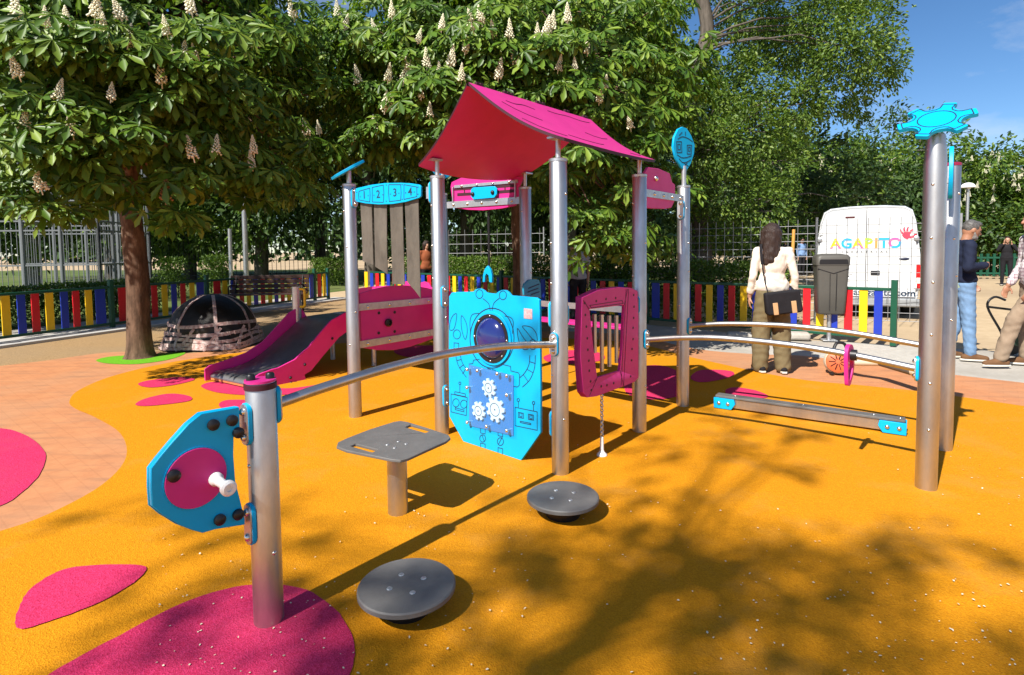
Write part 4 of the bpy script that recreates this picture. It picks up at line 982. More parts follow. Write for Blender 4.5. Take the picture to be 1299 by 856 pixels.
chestnut('near chestnut tree with cream flower candles, its reddish trunk standing in the green patch', cb, (cb.x - .03, cb.y, 2.35), (cb.x + .1, cb.y - .1, 3.7), (2.85, 2.7, 3.4), 125, 11,
         [(20, 14), (57, 22), (85, 28), (120, 13), (153, 15), (72, 117), (140, 117), (92, 162), (30, 160), (233, 62), (224, 76), (248, 68), (205, 97), (273, 187), (245, 192), (322, 187), (390, 165), (372, 15), (212, 36), (162, 48), (243, 8), (133, 40), (24, 88), (320, 205), (405, 163), (52, 232), (210, 245)], size=.175, sprays=[(235, 75), (272, 92), (250, 115), (300, 72), (60, 42), (100, 62), (30, 45), (140, 62), (105, 180), (122, 152), (92, 198), (228, 128), (312, 222), (332, 238), (208, 122), (10, 150), (20, 200), (392, 185), (400, 122), (372, 62), (350, 22), (310, 112), (190, 32), (160, 95), (60, 110), (5, 95), (280, 30), (330, 150), (360, 210), (60, 175), (180, 205), (415, 60), (420, 95), (285, 140), (250, 165), (150, 170), (130, 235), (20, 250), (330, 60)])
mbx = V(.14, 9.7, 0)
chestnut('flowering chestnut tree with many cream candles rising right behind the pink roof', mbx, (.12, 9.7, 2.6), (.0, 9.75, 3.2), (3.35, 3.1, 4.7), 200, 11,
         [(455, 100), (437, 30), (428, 14), (476, 33), (519, 80), (541, 78), (571, 76), (558, 92), (512, 97), (492, 95), (534, 117), (600, 30), (625, 38), (611, 22), (646, 40), (682, 42), (691, 40), (655, 74), (708, 82), (729, 83), (447, 172), (478, 160), (498, 132), (545, 140), (488, 133), (590, 58), (800, 156), (768, 105), (760, 122), (700, 30), (560, 30), (530, 45), (585, 95), (632, 92), (745, 60), (720, 20), (497, 15)], size=.175, sprays=[(x + random.uniform(-14, 14), y + random.uniform(-12, 12)) for x in range(440, 850, 44) for y in range(20, 300, 46) if not (x < 720 and y > 185)], skip=lambda q: q[0] < .6 and q[2] < 3.1, zmin=2.6)
chestnut('chestnut tree at the left edge, added to shade the bench and fence, its lowest leaves in front of the metal cage', V(-10.6, 9.8, 0), (-10.6, 9.8, 2.6), (-10.5, 9.8, 4.6), (2.7, 2.6, 2.5), 70, 11, [(20, 160), (8, 60)], size=.19, zmin=2.5)  # added to cast shade over the bench and the far slats
chestnut('chestnut tree in deeper shade further back to the right of the pink roof', V(2.2, 13.2, 0), (2.2, 13.2, 2.8), (1.9, 13.2, 4.2), (1.9, 2.2, 5.2), 110, 10, [(830, 65), (812, 60), (790, 40), (775, 15)], size=.18, per=8, sprays=[(x, y) for x in range(740, 820, 40) for y in range(20, 260, 50)], lm='leaf_ch2')

def clump_tree(name, label, base, trunk, clumps, leaf, lm, dens, r0=.2, bark='bark2', group=None, limbs=True, flat=1.0, ups=.5):
    """clumps: (centre, radius); leaves sit in the outer part of each clump"""
    t = thing(name, label, 'tree', base, group); base = Vector(base); tb = MB()
    tp = [Vector(p) for p in trunk]; m = len(tp)
    cu = catmull(tp, 6); tb.tube(cu, [r0 * (1.25 - .75 * i / (len(cu) - 1)) for i in range(len(cu))], 16)
    Ps = []; Fs = []; Us = []; Ss = []
    for c, r in clumps:
        c = Vector(c); n = int(dens * r * r / (leaf * leaf))
        d = rnd_dir(n); rr = r * RNG.uniform(.25, 1.0, n) ** .55 * (1 + .18 * np.sin(d[:, 0] * 7 + c.x * 3) * np.sin(d[:, 1] * 6 + d[:, 2] * 5 + c.z))
        sub = RNG.normal(size=(max(6, n // 28), 3)); sub = unit(sub)                       # twig tips
        kk = RNG.integers(0, len(sub), n); d2 = unit(d * .22 + sub[kk] + RNG.normal(size=(n, 3)) * .10)
        p = np.array(c) + d2 * rr[:, None] * np.array([1, 1, flat])
        Ps.append(p); Fs.append(d2 + RNG.normal(size=(n, 3)) * .6 + np.array([0, 0, -.35])); Us.append(np.array([0, 0, 1.0]) * ups + d2 * .7 + RNG.normal(size=(n, 3)) * .45); Ss.append(leaf * RNG.uniform(.65, 1.3, n))
        if limbs:
            st = min(cu[len(cu) // 3:], key=lambda q: (q - (c - V(0, 0, r))).length); limb(tb, st, c, r0 * .13, .010)
    v, q = scatter(*LEAF, np.concatenate(Ps), np.concatenate(Fs), np.concatenate(Us), np.concatenate(Ss))
    tb.build('trunk', M[bark], t, smooth=60)
    finish('crown', quads_mesh('crown', v - np.array(base), q), M[lm], t, None, 0); return t
def px_clumps(l, Y, jit=.6): return [(AT(x, y, (Y + 1.6 + abs(random.uniform(0, jit)) if 835 < x < 950 and y < 105 else Y + random.uniform(-jit, jit))), r * Y / F_) for x, y, r in l]
# big tree on the right with a bare lean trunk
tb_ = AT(893, 372, 15.0); tb_ = V(tb_.x, 15.0, 0)
clump_tree('leafy_tree', 'large light green tree with a leaning bare trunk to the right of the face sign', tb_, [tb_, AT(890, 330, 15), AT(884, 230, 15), AT(874, 150, 15), AT(880, 92, 15), AT(897, 40, 15), AT(886, -30, 15), AT(890, -110, 15)],
           px_clumps([(905, 140, 42), (945, 115, 48), (900, 190, 45), (950, 175, 50), (985, 210, 40), (920, 245, 44), (965, 260, 38), (890, 285, 34), (925, 295, 30), (870, 250, 30), (985, 285, 22), (1000, 170, 30),
                      (1000, 60, 46), (1045, 35, 50), (1080, 60, 48), (1110, 85, 36), (1060, 110, 44), (1020, 130, 36), (1100, 25, 40), (1130, 75, 22), (1010, 5, 50), (1070, -20, 55), (1030, 155, 20), (1085, 140, 20), (960, 60, 34), (830, 20, 40), (800, 50, 38), (850, 80, 34), (770, 10, 40), (815, 110, 36), (860, 150, 30), (945, 10, 48), (915, -30, 50), (980, -70, 60), (870, -60, 50)], 15.0, 1.4), .095, 'leaf_lt', 21, .24)
clump_tree('dark_tree', 'dark shaded tree behind the light green tree and left of the van', V(6.3, 19.5, 0), [(6.3, 19.5, 0), (6.2, 19.5, 3), (6.0, 19.5, 7)],
           px_clumps([(930, 60, 60), (970, 30, 55), (1000, 100, 55), (900, 110, 55), (1030, 200, 45), (1060, 240, 45), (1010, 250, 45), (960, 230, 50), (1080, 210, 40), (1100, 250, 40), (900, 230, 50), (850, 200, 50), (840, 270, 45), (880, 300, 40), (1040, 270, 35), (1120, 235, 34)], 19.5, 1.5), .2, 'leaf_dk', 14, .3)
RGc = random.Random(3)
def round_tree(name, label, x, Y, h, w, lm, leaf=.22, dens=.75, n=16, group=None, flat=1.0, low=.28, bark='bark2'):
    c = [((x + RGc.gauss(0, .30) * w, Y + RGc.gauss(0, .25) * w, h * (low + (1 - low) * (i + .5) / n * .88 + .03)), w * RGc.uniform(.26, .4) * (1 - .35 * (i / n) ** 2)) for i in range(n)]
    return clump_tree(name, label, V(x, Y, 0), [(x, Y, -.05), (x + .1, Y, h * .25), (x - .1, Y, h * .5), (x, Y, h * .85)], c, leaf, lm, dens, .05 + h * .022, bark, group, True, flat)
def X(px, Y): return AT(px, 320, Y).x
bg = 'trees standing far behind the fences'
for px, Y, h, w, lm, lab in ((1055, 30, 6.6, 7, 'leaf_ch2', 'flecked chestnut tree rising above the white van roof'), (1120, 27, 5.0, 5.0, 'leaf_dk', 'dark bushy tree just above the right half of the van'),
                             (1250, 27, 5.6, 6.2, 'leaf_ch2', 'broad chestnut tree behind the white dome street lamp'), (1330, 25, 5.2, 5.4, 'leaf_ch2', 'chestnut tree cut by the right edge behind the green picket fence'),
                             (470, 24, 10, 8, 'leaf_dk', 'dark tree behind the rubber strips and number panel'), (590, 27, 11, 8, 'leaf_dk', 'dark tall tree behind the pink activity panel'), (720, 26, 11, 8, 'leaf_dk', 'dark tree seen between the middle posts under the roof'),
                             (820, 30, 11, 9, 'leaf_dk', 'tall dark tree behind the face sign post'), (240, 30, 9, 9, 'leaf_hg', 'bright green tree seen just right of the near chestnut trunk'), (330, 27, 10, 7, 'leaf_dk', 'dark tree behind the grey pole and the bench'),
                             (405, 36, 11, 8, 'leaf_dk', 'dark thin trunked tree in the sunny sand left of the rubber strips'), (40, 24, 9, 7, 'leaf_hg', 'leafy tree behind the tall metal cage'), (140, 33, 11, 9, 'leaf_dk', 'dark tree far behind the cage and left of the chestnut trunk'), (-70, 22, 9, 6, 'leaf_dk', 'dark tree at the left edge behind the cage'),
                             (960, 38, 9, 9, 'leaf_dk', 'far dark tree behind the woman and the mesh fence'), (650, 44, 13, 13, 'leaf_dk', 'farthest dark tree in the gap behind the roof posts')):
    t_ = round_tree('tree', lab, X(px, Y), Y, h, w, lm, .21 if px > 1000 else .26 if Y < 40 else .42, 15, 18, bg, low=.44 if px in (330, 405) else .36 if px in (470, 590, 720) else .30 if px < 420 else .2, bark='palebark' if px == 40 else 'bark2')
    if lm == 'leaf_ch2':
        for k in range(70):
            d = V(*rnd_dir(1)[0]); d.y = -abs(d.y); d.z = abs(d.z) * 1.1 - .25
            b = bpy.data.objects.new('blossom', BLOOM); COL.objects.link(b); b.parent = t_; b.location = (d.x * w * .58, d.y * w * .58, h * .60 + d.z * h * .42); b.scale = (1.25, 1.25, 1.25)
# conifer branches above the van
cx = X(1165, 34); cl = []
for k in range(12):
    z = 2.2 + k * .50; r = 2.6 * (1 - k / 14)
    for j in range(4): a = j * PI / 2 + k * .7; cl.append(((cx + r * .6 * math.cos(a), 34 + r * .6 * math.sin(a), z), r * .42))
clump_tree('cedar_tree', 'grey green cedar with drooping branches behind the gear topped post', V(cx, 34, 0), [(cx, 34, 0), (cx, 34, 4), (cx, 34, 7.6)], cl, .2, 'needle', 14, .22, flat=.5)
for px, Y, w in ((560, 19.5, 1.5), (625, 20, 1.6)):
    pass
# hedges and bushes
def hedge(name, label, pts, hgt, wid, lm, leaf=.07, dens=1700, group=None, cat='hedge'):
    pts = [Vector(p) for p in pts]; t = thing(name, label, cat, pts[0], group); P_ = []
    mb = MB()
    for a, b in zip(pts, pts[1:]):
        L = (b - a).length; d = (b - a).normalized(); n = V(-d.y, d.x, 0); N_ = int(dens * L * (hgt + wid))
        s = RNG.uniform(-.05, 1.05, N_); w = RNG.uniform(-1, 1, N_); h = RNG.uniform(0, 1, N_) ** .7
        lump = 1 + .16 * np.sin(s * L * 5.1) + .10 * np.sin(s * L * 11.7 + 1)
        ww = wid / 2 * np.sqrt(np.clip(1 - (h * .93) ** 4, 0, 1)) * lump
        P_.append(np.array(a) + np.array(d) * (s * L)[:, None] + np.array(n) * (w * ww)[:, None] + np.array([0, 0, 1]) * (h * hgt * (.9 + .1 * lump))[:, None])
        for i in range(int(L * 2) + 1): q = a.lerp(b, (i + .5) / (int(L * 2) + 1)); mb.tube([q, q + V(.03, 0, hgt * .5), q + V(-.04, .03, hgt * .8)], [.02, .014, .006], 6)
    p = np.concatenate(P_); n = len(p); v, q = scatter(*LEAF, p, rnd_dir(n) + np.array([0, 0, .3]), rnd_dir(n) * .7 + np.array([0, 0, 1.0]), leaf * RNG.uniform(.7, 1.3, n))
    mb.build('stem', M['bark2'], t, smooth=60); finish('foliage', quads_mesh('foliage', v - np.array(pts[0]), q), M[lm], t, None, 0); return t
Rd = (RA - RB).normalized(); Rn = V(Rd.y, -Rd.x, 0); Rn = Rn if Rn.y > 0 else -Rn
hedge('hedge', 'clipped light green hedge just behind the coloured fence in the middle', [RB + Rd * (RA - RB).length * .34 + Rn * .9, RB + Rd * (RA - RB).length * .62 + Rn * 1.0, RB + Rd * (RA - RB).length * .95 + Rn * 1.0], 1.2, .9, 'leaf_hg')
hedge('hedge', 'loose green hedge behind the fence left of the woman', [RB + Rd * 1.75 + Rn * 1.1, RB + Rd * 4.0 + Rn * 1.2], 1.12, .9, 'leaf_hg')
hedge('hedge', 'low dark hedge along the foot of the tall metal cage', [q0 + FLd * 2.4 + FLn * 2.5, q0 + FLd * 8.2 + FLn * 2.4], .78, .8, 'leaf_hg')
for px, Y, h, w, lab in ((216, 18, 1.25, 1.0, 'round leafy bush behind the fence right of the chestnut trunk'), (272, 20, 1.3, 1.2, 'round brownish bush left of the grey pole'), (420, 24, 1.1, 2.2, 'low bush behind the fence near the left posts')):
    x = X(px, Y); hedge('bush', lab, [V(x - w * .3, Y, 0), V(x + w * .3, Y + .1, 0)], h, w, 'leaf_hg', .08, 1300, 'bushes on the lawn behind the left fence', 'bush')
# the tree overhead that throws the dappled shade: stands behind the photographer's left
sh = V(-.574, -.819, 1.0); cl = []
for px, py, r, hh in ((690, 700, .30, 6.2), (740, 790, .42, 6.6), (840, 740, .40, 6.0), (640, 850, .4, 6.8), (930, 800, .36, 6.4), (1030, 760, .30, 6.1), (1120, 800, .34, 6.6), (1230, 740, .24, 6.2), (1270, 830, .3, 6.5), (800, 640, .26, 6.3), (760, 560, .22, 6.0), (900, 560, .26, 6.4), (960, 590, .22, 6.1), (1010, 540, .18, 6.3), (1080, 700, .22, 6.7), (1180, 690, .17, 6.3),
                      (700, 640, .2, 6.5), (860, 690, .26, 6.9), (560, 856, .3, 6.4), (330, 720, .18, 6.2), (250, 690, .17, 6.5), (380, 830, .3, 6.6), (200, 850, .26, 6.9), (1290, 690, .14, 6.6), (980, 700, .3, 6.6), (860, 850, .4, 6.4), (1050, 870, .4, 6.6), (1200, 900, .4, 6.5), (450, 900, .3, 6.7), (930, 520, .18, 6.2), (150, 655, .2, 6.3), (300, 655, .18, 6.6), (230, 765, .26, 6.4), (390, 705, .16, 6.5), (280, 850, .3, 6.3),  (700, 880, .4, 6.4)):
    g = G(px, py); hh = 11.0 + (hh - 6.4) * 3; q = hh / math.tan(EL); r *= .82 if px > 820 and py > 610 else 1; cl.append((g + V(-math.sin(AZ) * q, -math.cos(AZ) * q, hh), r * 1.5))
tbx = V(-6.4, -6.0, 0)
clump_tree('shade_tree', 'tree behind the viewpoint whose open crown dapples the orange rubber in front', tbx, [tbx, tbx + V(.1, .1, 4), tbx + V(-.1, .2, 8), tbx + V(.1, .1, 11)], cl, .11, 'leaf_lt', 5.0, .15)

# far wood closing the view
n = 26000; xs = RNG.uniform(-170, 170, n); tp_ = 9 + 3.0 * np.sin(xs * .13) + 2.2 * np.sin(xs * .31 + 1) + 1.2 * np.sin(xs * .83)
zz = RNG.uniform(0, 1, n) ** .8 * tp_; yy = 84 + RNG.uniform(0, 9, n) * np.sqrt(np.clip(1 - (zz / (tp_ + .1)) ** 2, 0, 1)) - 3 * np.sin(xs * .2)
v, q = scatter(*LEAF, np.stack([xs, yy, zz], 1), rnd_dir(n) + np.array([0, -.3, -.2]), rnd_dir(n) * .6 + np.array([0, -.6, .7]), RNG.uniform(.9, 1.8, n))
tag(finish('far_wood', quads_mesh('far_wood', v, q), M['leaf_dk'], None, V(0, 0, 0), 0), 'far dark wood closing off the park behind everything', 'wood', kind='stuff')
# ------------------------------------------------------------------ litter of petals
n = 620; pts = []
while len(pts) < n:
    a = RNG.uniform(0, 1, 3); p = G(200 + 1100 * a[0], 470 + 500 * a[1] ** .7)
    if math.sin(p.x * 2.1 + 1) * math.cos(p.y * 1.7) + RNG.uniform(-1, 1) > -.1: pts.append((p.x, p.y, .003))
pts = np.array(pts); v, q = scatter(LEAF[0] * np.array([1, 1.4, 1]), LEAF[1], pts, rnd_dir(n) * np.array([1, 1, .15]), np.array([[0, 0, 1.0]] * n) + RNG.normal(size=(n, 3)) * .2, RNG.uniform(.005, .013, n))
o = finish('petal_litter', quads_mesh('petal_litter', v, q), mat('petal', (.72, .62, .45), .8), None, V(0, 0, 0), 0); tag(o, 'small pale petals and bits scattered over the orange rubber', 'petals', kind='stuff')
# the wispy dried leaves at the foot of trees are not modelled
# ------------------------------------------------------------------ people
from mathutils import noise as mnoise
def solid(name, mb, mt, parent, voxel=.012, smooth_it=3, fold=0.0):
    """one continuous surface from overlapping volumes"""
    me = bpy.data.meshes.new(name + '_raw'); me.from_pydata(mb.v, [], mb.f); me.update()
    o = bpy.data.objects.new(name + '_raw', me); COL.objects.link(o)
    r = o.modifiers.new('r', 'REMESH'); r.mode = 'VOXEL'; r.voxel_size = voxel
    if smooth_it: s = o.modifiers.new('s', 'SMOOTH'); s.iterations = smooth_it; s.factor = .5
    bpy.context.view_layer.update()
    m2 = bpy.data.meshes.new_from_object(o.evaluated_get(bpy.context.evaluated_depsgraph_get()))
    bpy.data.objects.remove(o); bpy.data.meshes.remove(me); m2.name = name; m2.materials.clear()
    if fold:
        sd_ = random.uniform(0, 50); nv = len(m2.vertices); co_ = np.empty(nv * 3); m2.vertices.foreach_get('co', co_); co_ = co_.reshape(-1, 3)
        no_ = np.empty(nv * 3); m2.vertex_normals.foreach_get('vector', no_); no_ = no_.reshape(-1, 3); x, y, z = co_.T
        w = np.sin(x * 31 + 2 * np.sin(z * 17 + sd_) + z * 22) * np.sin(y * 27 + z * 41 + sd_ + 1.5 * np.sin(x * 23)) + .6 * np.sin(z * 63 + 4 * np.sin(x * 14 + sd_) + 3 * np.sin(y * 17)) * np.sin(x * 37 + y * 29 + sd_)
        m2.vertices.foreach_set('co', (co_ + no_ * (fold * .7 * w)[:, None]).ravel()); m2.update()
    ob = finish(name, m2, mt, parent, V(0, 0, 0), 0); m2.shade_smooth(); return ob
def hand(mb, w, d, pn, curl=.5, side=1, s=1.0):
    """w wrist, d pointing direction, pn palm normal"""
    d = Vector(d).normalized(); pn = Vector(pn); pn = (pn - d * pn.dot(d)).normalized(); x = d.cross(pn) * side; w = Vector(w)
    R = Matrix((x, d, pn)).transposed(); mb.ell(w + d * .05 * s, (.038 * s, .052 * s, .017 * s), R, 12, 8)
    for i, (o, L) in enumerate(((-.027, .068), (-.009, .077), (.009, .072), (.026, .056))):
        p = w + d * .088 * s + x * o * s; q = d
        for k in range(3):
            a = curl * .75 * (k + .6); q2 = (d * math.cos(a) + pn * math.sin(a)).normalized(); e = p + q2 * L * s * (.42, .32, .26)[k]
            mb.capsule(p, e, .0088 * s - .0008 * k, .0082 * s - .0008 * k, 8); p = e
    p = w + d * .028 * s - x * .030 * s; e = p + (d * .7 - x * .6 + pn * .35).normalized() * .036 * s; mb.capsule(p, e, .0125 * s, .0105 * s, 8)
    mb.capsule(e, e + (d * .9 - x * .15 + pn * .45).normalized() * .030 * s, .0102 * s, .0085 * s, 8)
SKIN = mat('skin', (.46, .25, .165), .5, 0, .12, 12); SKIN2 = mat('tanned_skin', (.36, .17, .10), .5, 0, .12, 12)
def cloth(name, c, **k): return mat(name, c, k.pop('rough', .85), 0, .22, k.pop('scale', 7), .35, k.pop('bscale', 18), spec=.25, **k)
def figure(label, loc, yaw, H, J, top, legs, shoe, hair, skin=SKIN, sleeve=.9, loose=1.0, topr=1.0, hairstyle='short', hair_col=None, hem=.86, female=False, head_turn=(0, 0), group=None, fine=True, beard=None, collar=None, hem_layer=None):
    t = thing('person', label, 'person', loc, group); t.rotation_euler = (0, 0, yaw); WORLD[t.name] = V(0, 0, 0); k = H / 1.75
    D = dict(hl=(-.09, 0, .93), hr=(.09, 0, .93), kl=(-.105, .01, .50), kr=(.105, .01, .50), al=(-.11, -.02, .085), ar=(.11, -.02, .085), tl=(-.02, .15), tr=(.02, .15),
             sl=(-.17, -.01, 1.42), sr=(.17, -.01, 1.42), el=(-.225, -.03, 1.13), er=(.225, -.03, 1.13), wl=(-.235, .03, .88), wr=(.235, .03, .88),
             dl=(0, .1, -1), dr=(0, .1, -1), pl=(1, 0, 0), pr=(-1, 0, 0), cl=.5, cr=.5, chest=(0, 0, 1.29), waist=(0, 0, 1.08), neck=(0, -.005, 1.47), head=(0, .025, 1.625))
    D.update(J); p = {q: Vector(v) * k for q, v in D.items() if q[0] in 'hkaesw' and len(q) == 2 or q in ('chest', 'waist', 'neck', 'head')}
    rz = Matrix.Rotation(head_turn[0], 3, 'Z') @ Matrix.Rotation(head_turn[1], 3, 'X'); hd = p['head']; hh = lambda x, y, z: hd + rz @ (V(x, y, z) * k)
    v = .0085 if fine else .016
    b = MB(); b.ell(hd, (.073 * k, .094 * k, .112 * k), rz, 20, 14); b.ell(hh(0, .028, -.055), (.055 * k, .062 * k, .062 * k), rz, 14, 10)
    b.capsule(hh(0, .088, .012), hh(0, .108, -.022), .009 * k, .0145 * k, 8); b.capsule(hh(-.02, .082, -.055), hh(.02, .082, -.055), .009 * k, .009 * k, 8)
    b.capsule(hh(-.035, .083, .026), hh(.035, .083, .026), .009 * k, .009 * k, 8)
    b.ell(hh(0, .07, -.092), (.026 * k, .022 * k, .02 * k), rz, 10, 8)
    for s in (-1, 1): b.ell(hh(s * .074, -.005, -.005), (.011 * k, .022 * k, .033 * k), rz, 10, 8)
    nr = (.05 if female else .058) * k
    b.capsule(p['neck'] - V(0, 0, .04 * k), hh(0, -.015, -.06), nr, nr * .95, 14)
    b.ell(p['chest'], (.155 * k, .095 * k, .20 * k), None, 18, 12); b.ell(p['waist'], (.12 * k, .082 * k, .15 * k), None, 18, 12)
    b.chain([p['hl'] + V(.02, 0, -.03), p['hr'] + V(-.02, 0, -.03)], [.08 * k, .08 * k])
    for q in 'lr':
        b.chain([p['s' + q], p['e' + q], p['w' + q]], [.045 * k, .038 * k, .027 * k], 12)
        b.chain([p['h' + q], p['k' + q], p['a' + q]], [.072 * k, .05 * k, .038 * k], 12)
        hand(b, p['w' + q], D['d' + q], D['p' + q], D['c' + q], 1 if q == 'r' else -1, k * (.94 if female else 1.02))
    solid('body', b, skin, t, v, 2 if fine else 1)
    if fine:
        for s in (-1, 1): e = MB(); e.ell(hh(s * .031, .083, .008), (.012 * k, .009 * k, .007 * k), rz, 10, 8); e.build('eye', M['black'], t)
    # top
    c = MB(); g = .014 * topr * k
    c.ell(p['chest'] + V(0, 0, -.01), ((.155 if female else .172) * k + g * .5, .108 * k + g, .21 * k), None, 20, 12)
    wz = p['waist']; c.ell(wz + V(0, 0, -.02 * k), ((.142 if female else .152) * k + g, .108 * k + g, .21 * k), None, 20, 12)
    hm = (p['hl'] + p['hr']) / 2; c.chain([V(hm.x - .07 * k, hm.y, hem * k + .12 * k), V(hm.x + .07 * k, hm.y, hem * k + .12 * k)], [.105 * k + g, .105 * k + g])
    c.chain([p['sl'] + V(.02, 0, -.01), p['neck'] - V(0, 0, .035 * k), p['sr'] + V(-.02, 0, -.01)], [(.044 if female else .058) * k + g * .5, .066 * k, (.044 if female else .058) * k + g * .5])
    for q in 'lr':
        s, e, w_ = p['s' + q], p['e' + q], p['w' + q]
        if sleeve <= .5: c.chain([s, s.lerp(e, sleeve * 2)], [.058 * k + g, .052 * k + g], 12)
        else:
            f = (sleeve - .5) * 2; c.chain([s, e, e.lerp(w_, f)], [(.043 if female else .056) * k + g, (.032 if female else .044) * k + g * .8, (.027 if female else .034) * k + g * .8], 12)
            if f < .98: m_ = e.lerp(w_, f); c.capsule(m_, e.lerp(w_, f - .1), .031 * k + g, .034 * k + g, 12)
    solid('jumper' if sleeve > .5 else 'shirt', c, top, t, .011 if fine else .018, 3, .005 if fine else 0)
    if hem_layer: h = MB(); z = (hem + .055) * k; h.chain([V(hm.x - .07 * k, hm.y, z), V(hm.x + .07 * k, hm.y, z)], [.109 * k, .109 * k]); solid('undershirt', h, hem_layer, t, .011, 2)
    if collar: h = MB(); h.lathe(p['neck'] - V(0, 0, .02 * k), [(.066 * k, -.01), (.072 * k, .03), (.066 * k, .035), (.060 * k, 0)], None, 20); h.build('collar', collar, t, smooth=60)
    # trousers
    c = MB(); c.chain([p['hl'] + V(.01, 0, .0), p['hr'] - V(.01, 0, 0)], [.106 * k, .106 * k]); c.ell(hm + V(0, 0, .05 * k), (.150 * k, .108 * k, .12 * k), None, 18, 10)
    for q in 'lr':
        a = p['a' + q]; kn = p['k' + q]
        c.chain([p['h' + q] + V(0, 0, -.02), kn, a + V(0, 0, -.02 if loose > 1.4 else .02)], [.094 * k * (1 + .05 * (loose - 1)), .066 * k * loose, .055 * k * loose], 14)
    solid('trousers', c, legs, t, .012 if fine else .018, 3, .006 if fine else 0)
    for q in 'lr':
        a = p['a' + q]; tx, ty = D['t' + q]; L = math.hypot(tx, ty); fx, fy = tx / L, ty / L
        m_ = MB(); m_.chain([a + V(-fx * .055, -fy * .055, -.042 * k), a + V(fx * .03, fy * .03, -.038 * k), a + V(fx * .155, fy * .155, -.052 * k)], [.040, .044, .034], 12); m_.capsule(a + V(0, 0, .02), a + V(fx * .03, fy * .03, -.03), .045, .045)
        so_ = solid('shoe', m_, shoe, t, .01 if fine else .016, 2)
        m_ = MB(); f_ = V(fx, fy, 0); r_ = V(fy, -fx, 0); bz = a.z - .083 * k
        m_.prism([[V(a.x, a.y, bz) + f_ * u_ + r_ * w_ for u_, w_ in ((-.1, -.025), (-.1, .025), (-.04, .037), (.06, .046), (.14, .042), (.188, .015), (.188, -.015), (.14, -.042), (.06, -.046), (-.04, -.037))]], V(0, 0, .02)); m_.build('sole', M['sole'], so_, bevel=.004)
    # hair
    hm_ = MB(); hc = hair
    if hairstyle == 'long':
        hm_.ell(hh(0, -.02, .014), (.104 * k, .112 * k, .12 * k), rz, 20, 12)
        for x, y, z0, z1, r0, r1 in ((-.06, -.05, .02, -.31, .055, .036), (-.02, -.08, .02, -.335, .055, .042), (.025, -.08, .02, -.31, .055, .042), (.06, -.05, .02, -.26, .05, .034), (-.085, -.01, .02, -.29, .036, .028), (.08, -.005, .02, -.20, .034, .024)):
            hm_.capsule(hh(x, y, z0), hd + rz @ V(x * 1.15 * k, (y - .02) * k, 0) + V(-.025 * k, -.015 * k, z1 * k), r0 * k, r1 * k, 10)
        hm_.ell(hh(0, .06, .075), (.06 * k, .04 * k, .03 * k), rz, 12, 8)
    elif hairstyle == 'bun':
        hm_.ell(hh(0, -.014, .02), (.081 * k, .096 * k, .106 * k), rz, 20, 12); hm_.ell(hh(0, -.10, .05), (.04 * k, .04 * k, .04 * k), rz, 12, 8)
    else:
        hm_.ell(hh(0, -.022, .032), (.079 * k, .088 * k, .094 * k), rz, 20, 12); hm_.ell(hh(0, .03, .088), (.062 * k, .06 * k, .034 * k), rz, 14, 8)
        for s in (-1, 1): hm_.ell(hh(s * .064, -.01, .035), (.016 * k, .055 * k, .055 * k), rz, 10, 8)
    solid('hair', hm_, hc, t, .010 if fine else .016, 2, .004 if fine else 0)
    if beard:
        m_ = MB(); m_.ell(hh(0, .045, -.082), (.054 * k, .056 * k, .042 * k), rz, 14, 10)
        for s in (-1, 1): m_.capsule(hh(s * .064, .015, -.03), hh(s * .045, .05, -.085), .014 * k, .022 * k, 8)
        m_.capsule(hh(-.022, .093, -.038), hh(.022, .093, -.038), .009 * k, .009 * k, 8); solid('beard', m_, beard, t, .009, 2)
    return t
M['sole'] = mat('shoe_sole', (.62, .58, .5), .7, 0, .1, 20)
HAIRB = mat('dark_brown_hair', (.035, .017, .012), .5, 0, .5, 40, .9, 60, stretch=(3, 3, .2)); HAIRG = mat('grey_hair', (.03, .027, .025), .5, 0, .6, 60, col2=(.13, .125, .12)); HAIRK = mat('black_hair', (.008, .007, .007), .45)
CREAM = cloth('cream_knit', (.76, .68, .58)); OLIVE = cloth('olive_cloth', (.16, .125, .065)); NAVY = cloth('navy_knit', (.012, .017, .04)); JEAN = cloth('blue_denim', (.16, .27, .44), scale=14); KHAKI = cloth('khaki_cloth', (.27, .20, .14)); BROWNL = cloth('brown_suede', (.15, .075, .035)); DARKC = cloth('black_cloth', (.014, .013, .016)); GREYC = cloth('grey_cloth', (.34, .34, .36)); RUST = cloth('rust_coat', (.26, .075, .03)); PALEB = cloth('pale_blue_cloth', (.2, .32, .55)); WHITEC = cloth('white_cloth', (.6, .6, .58))
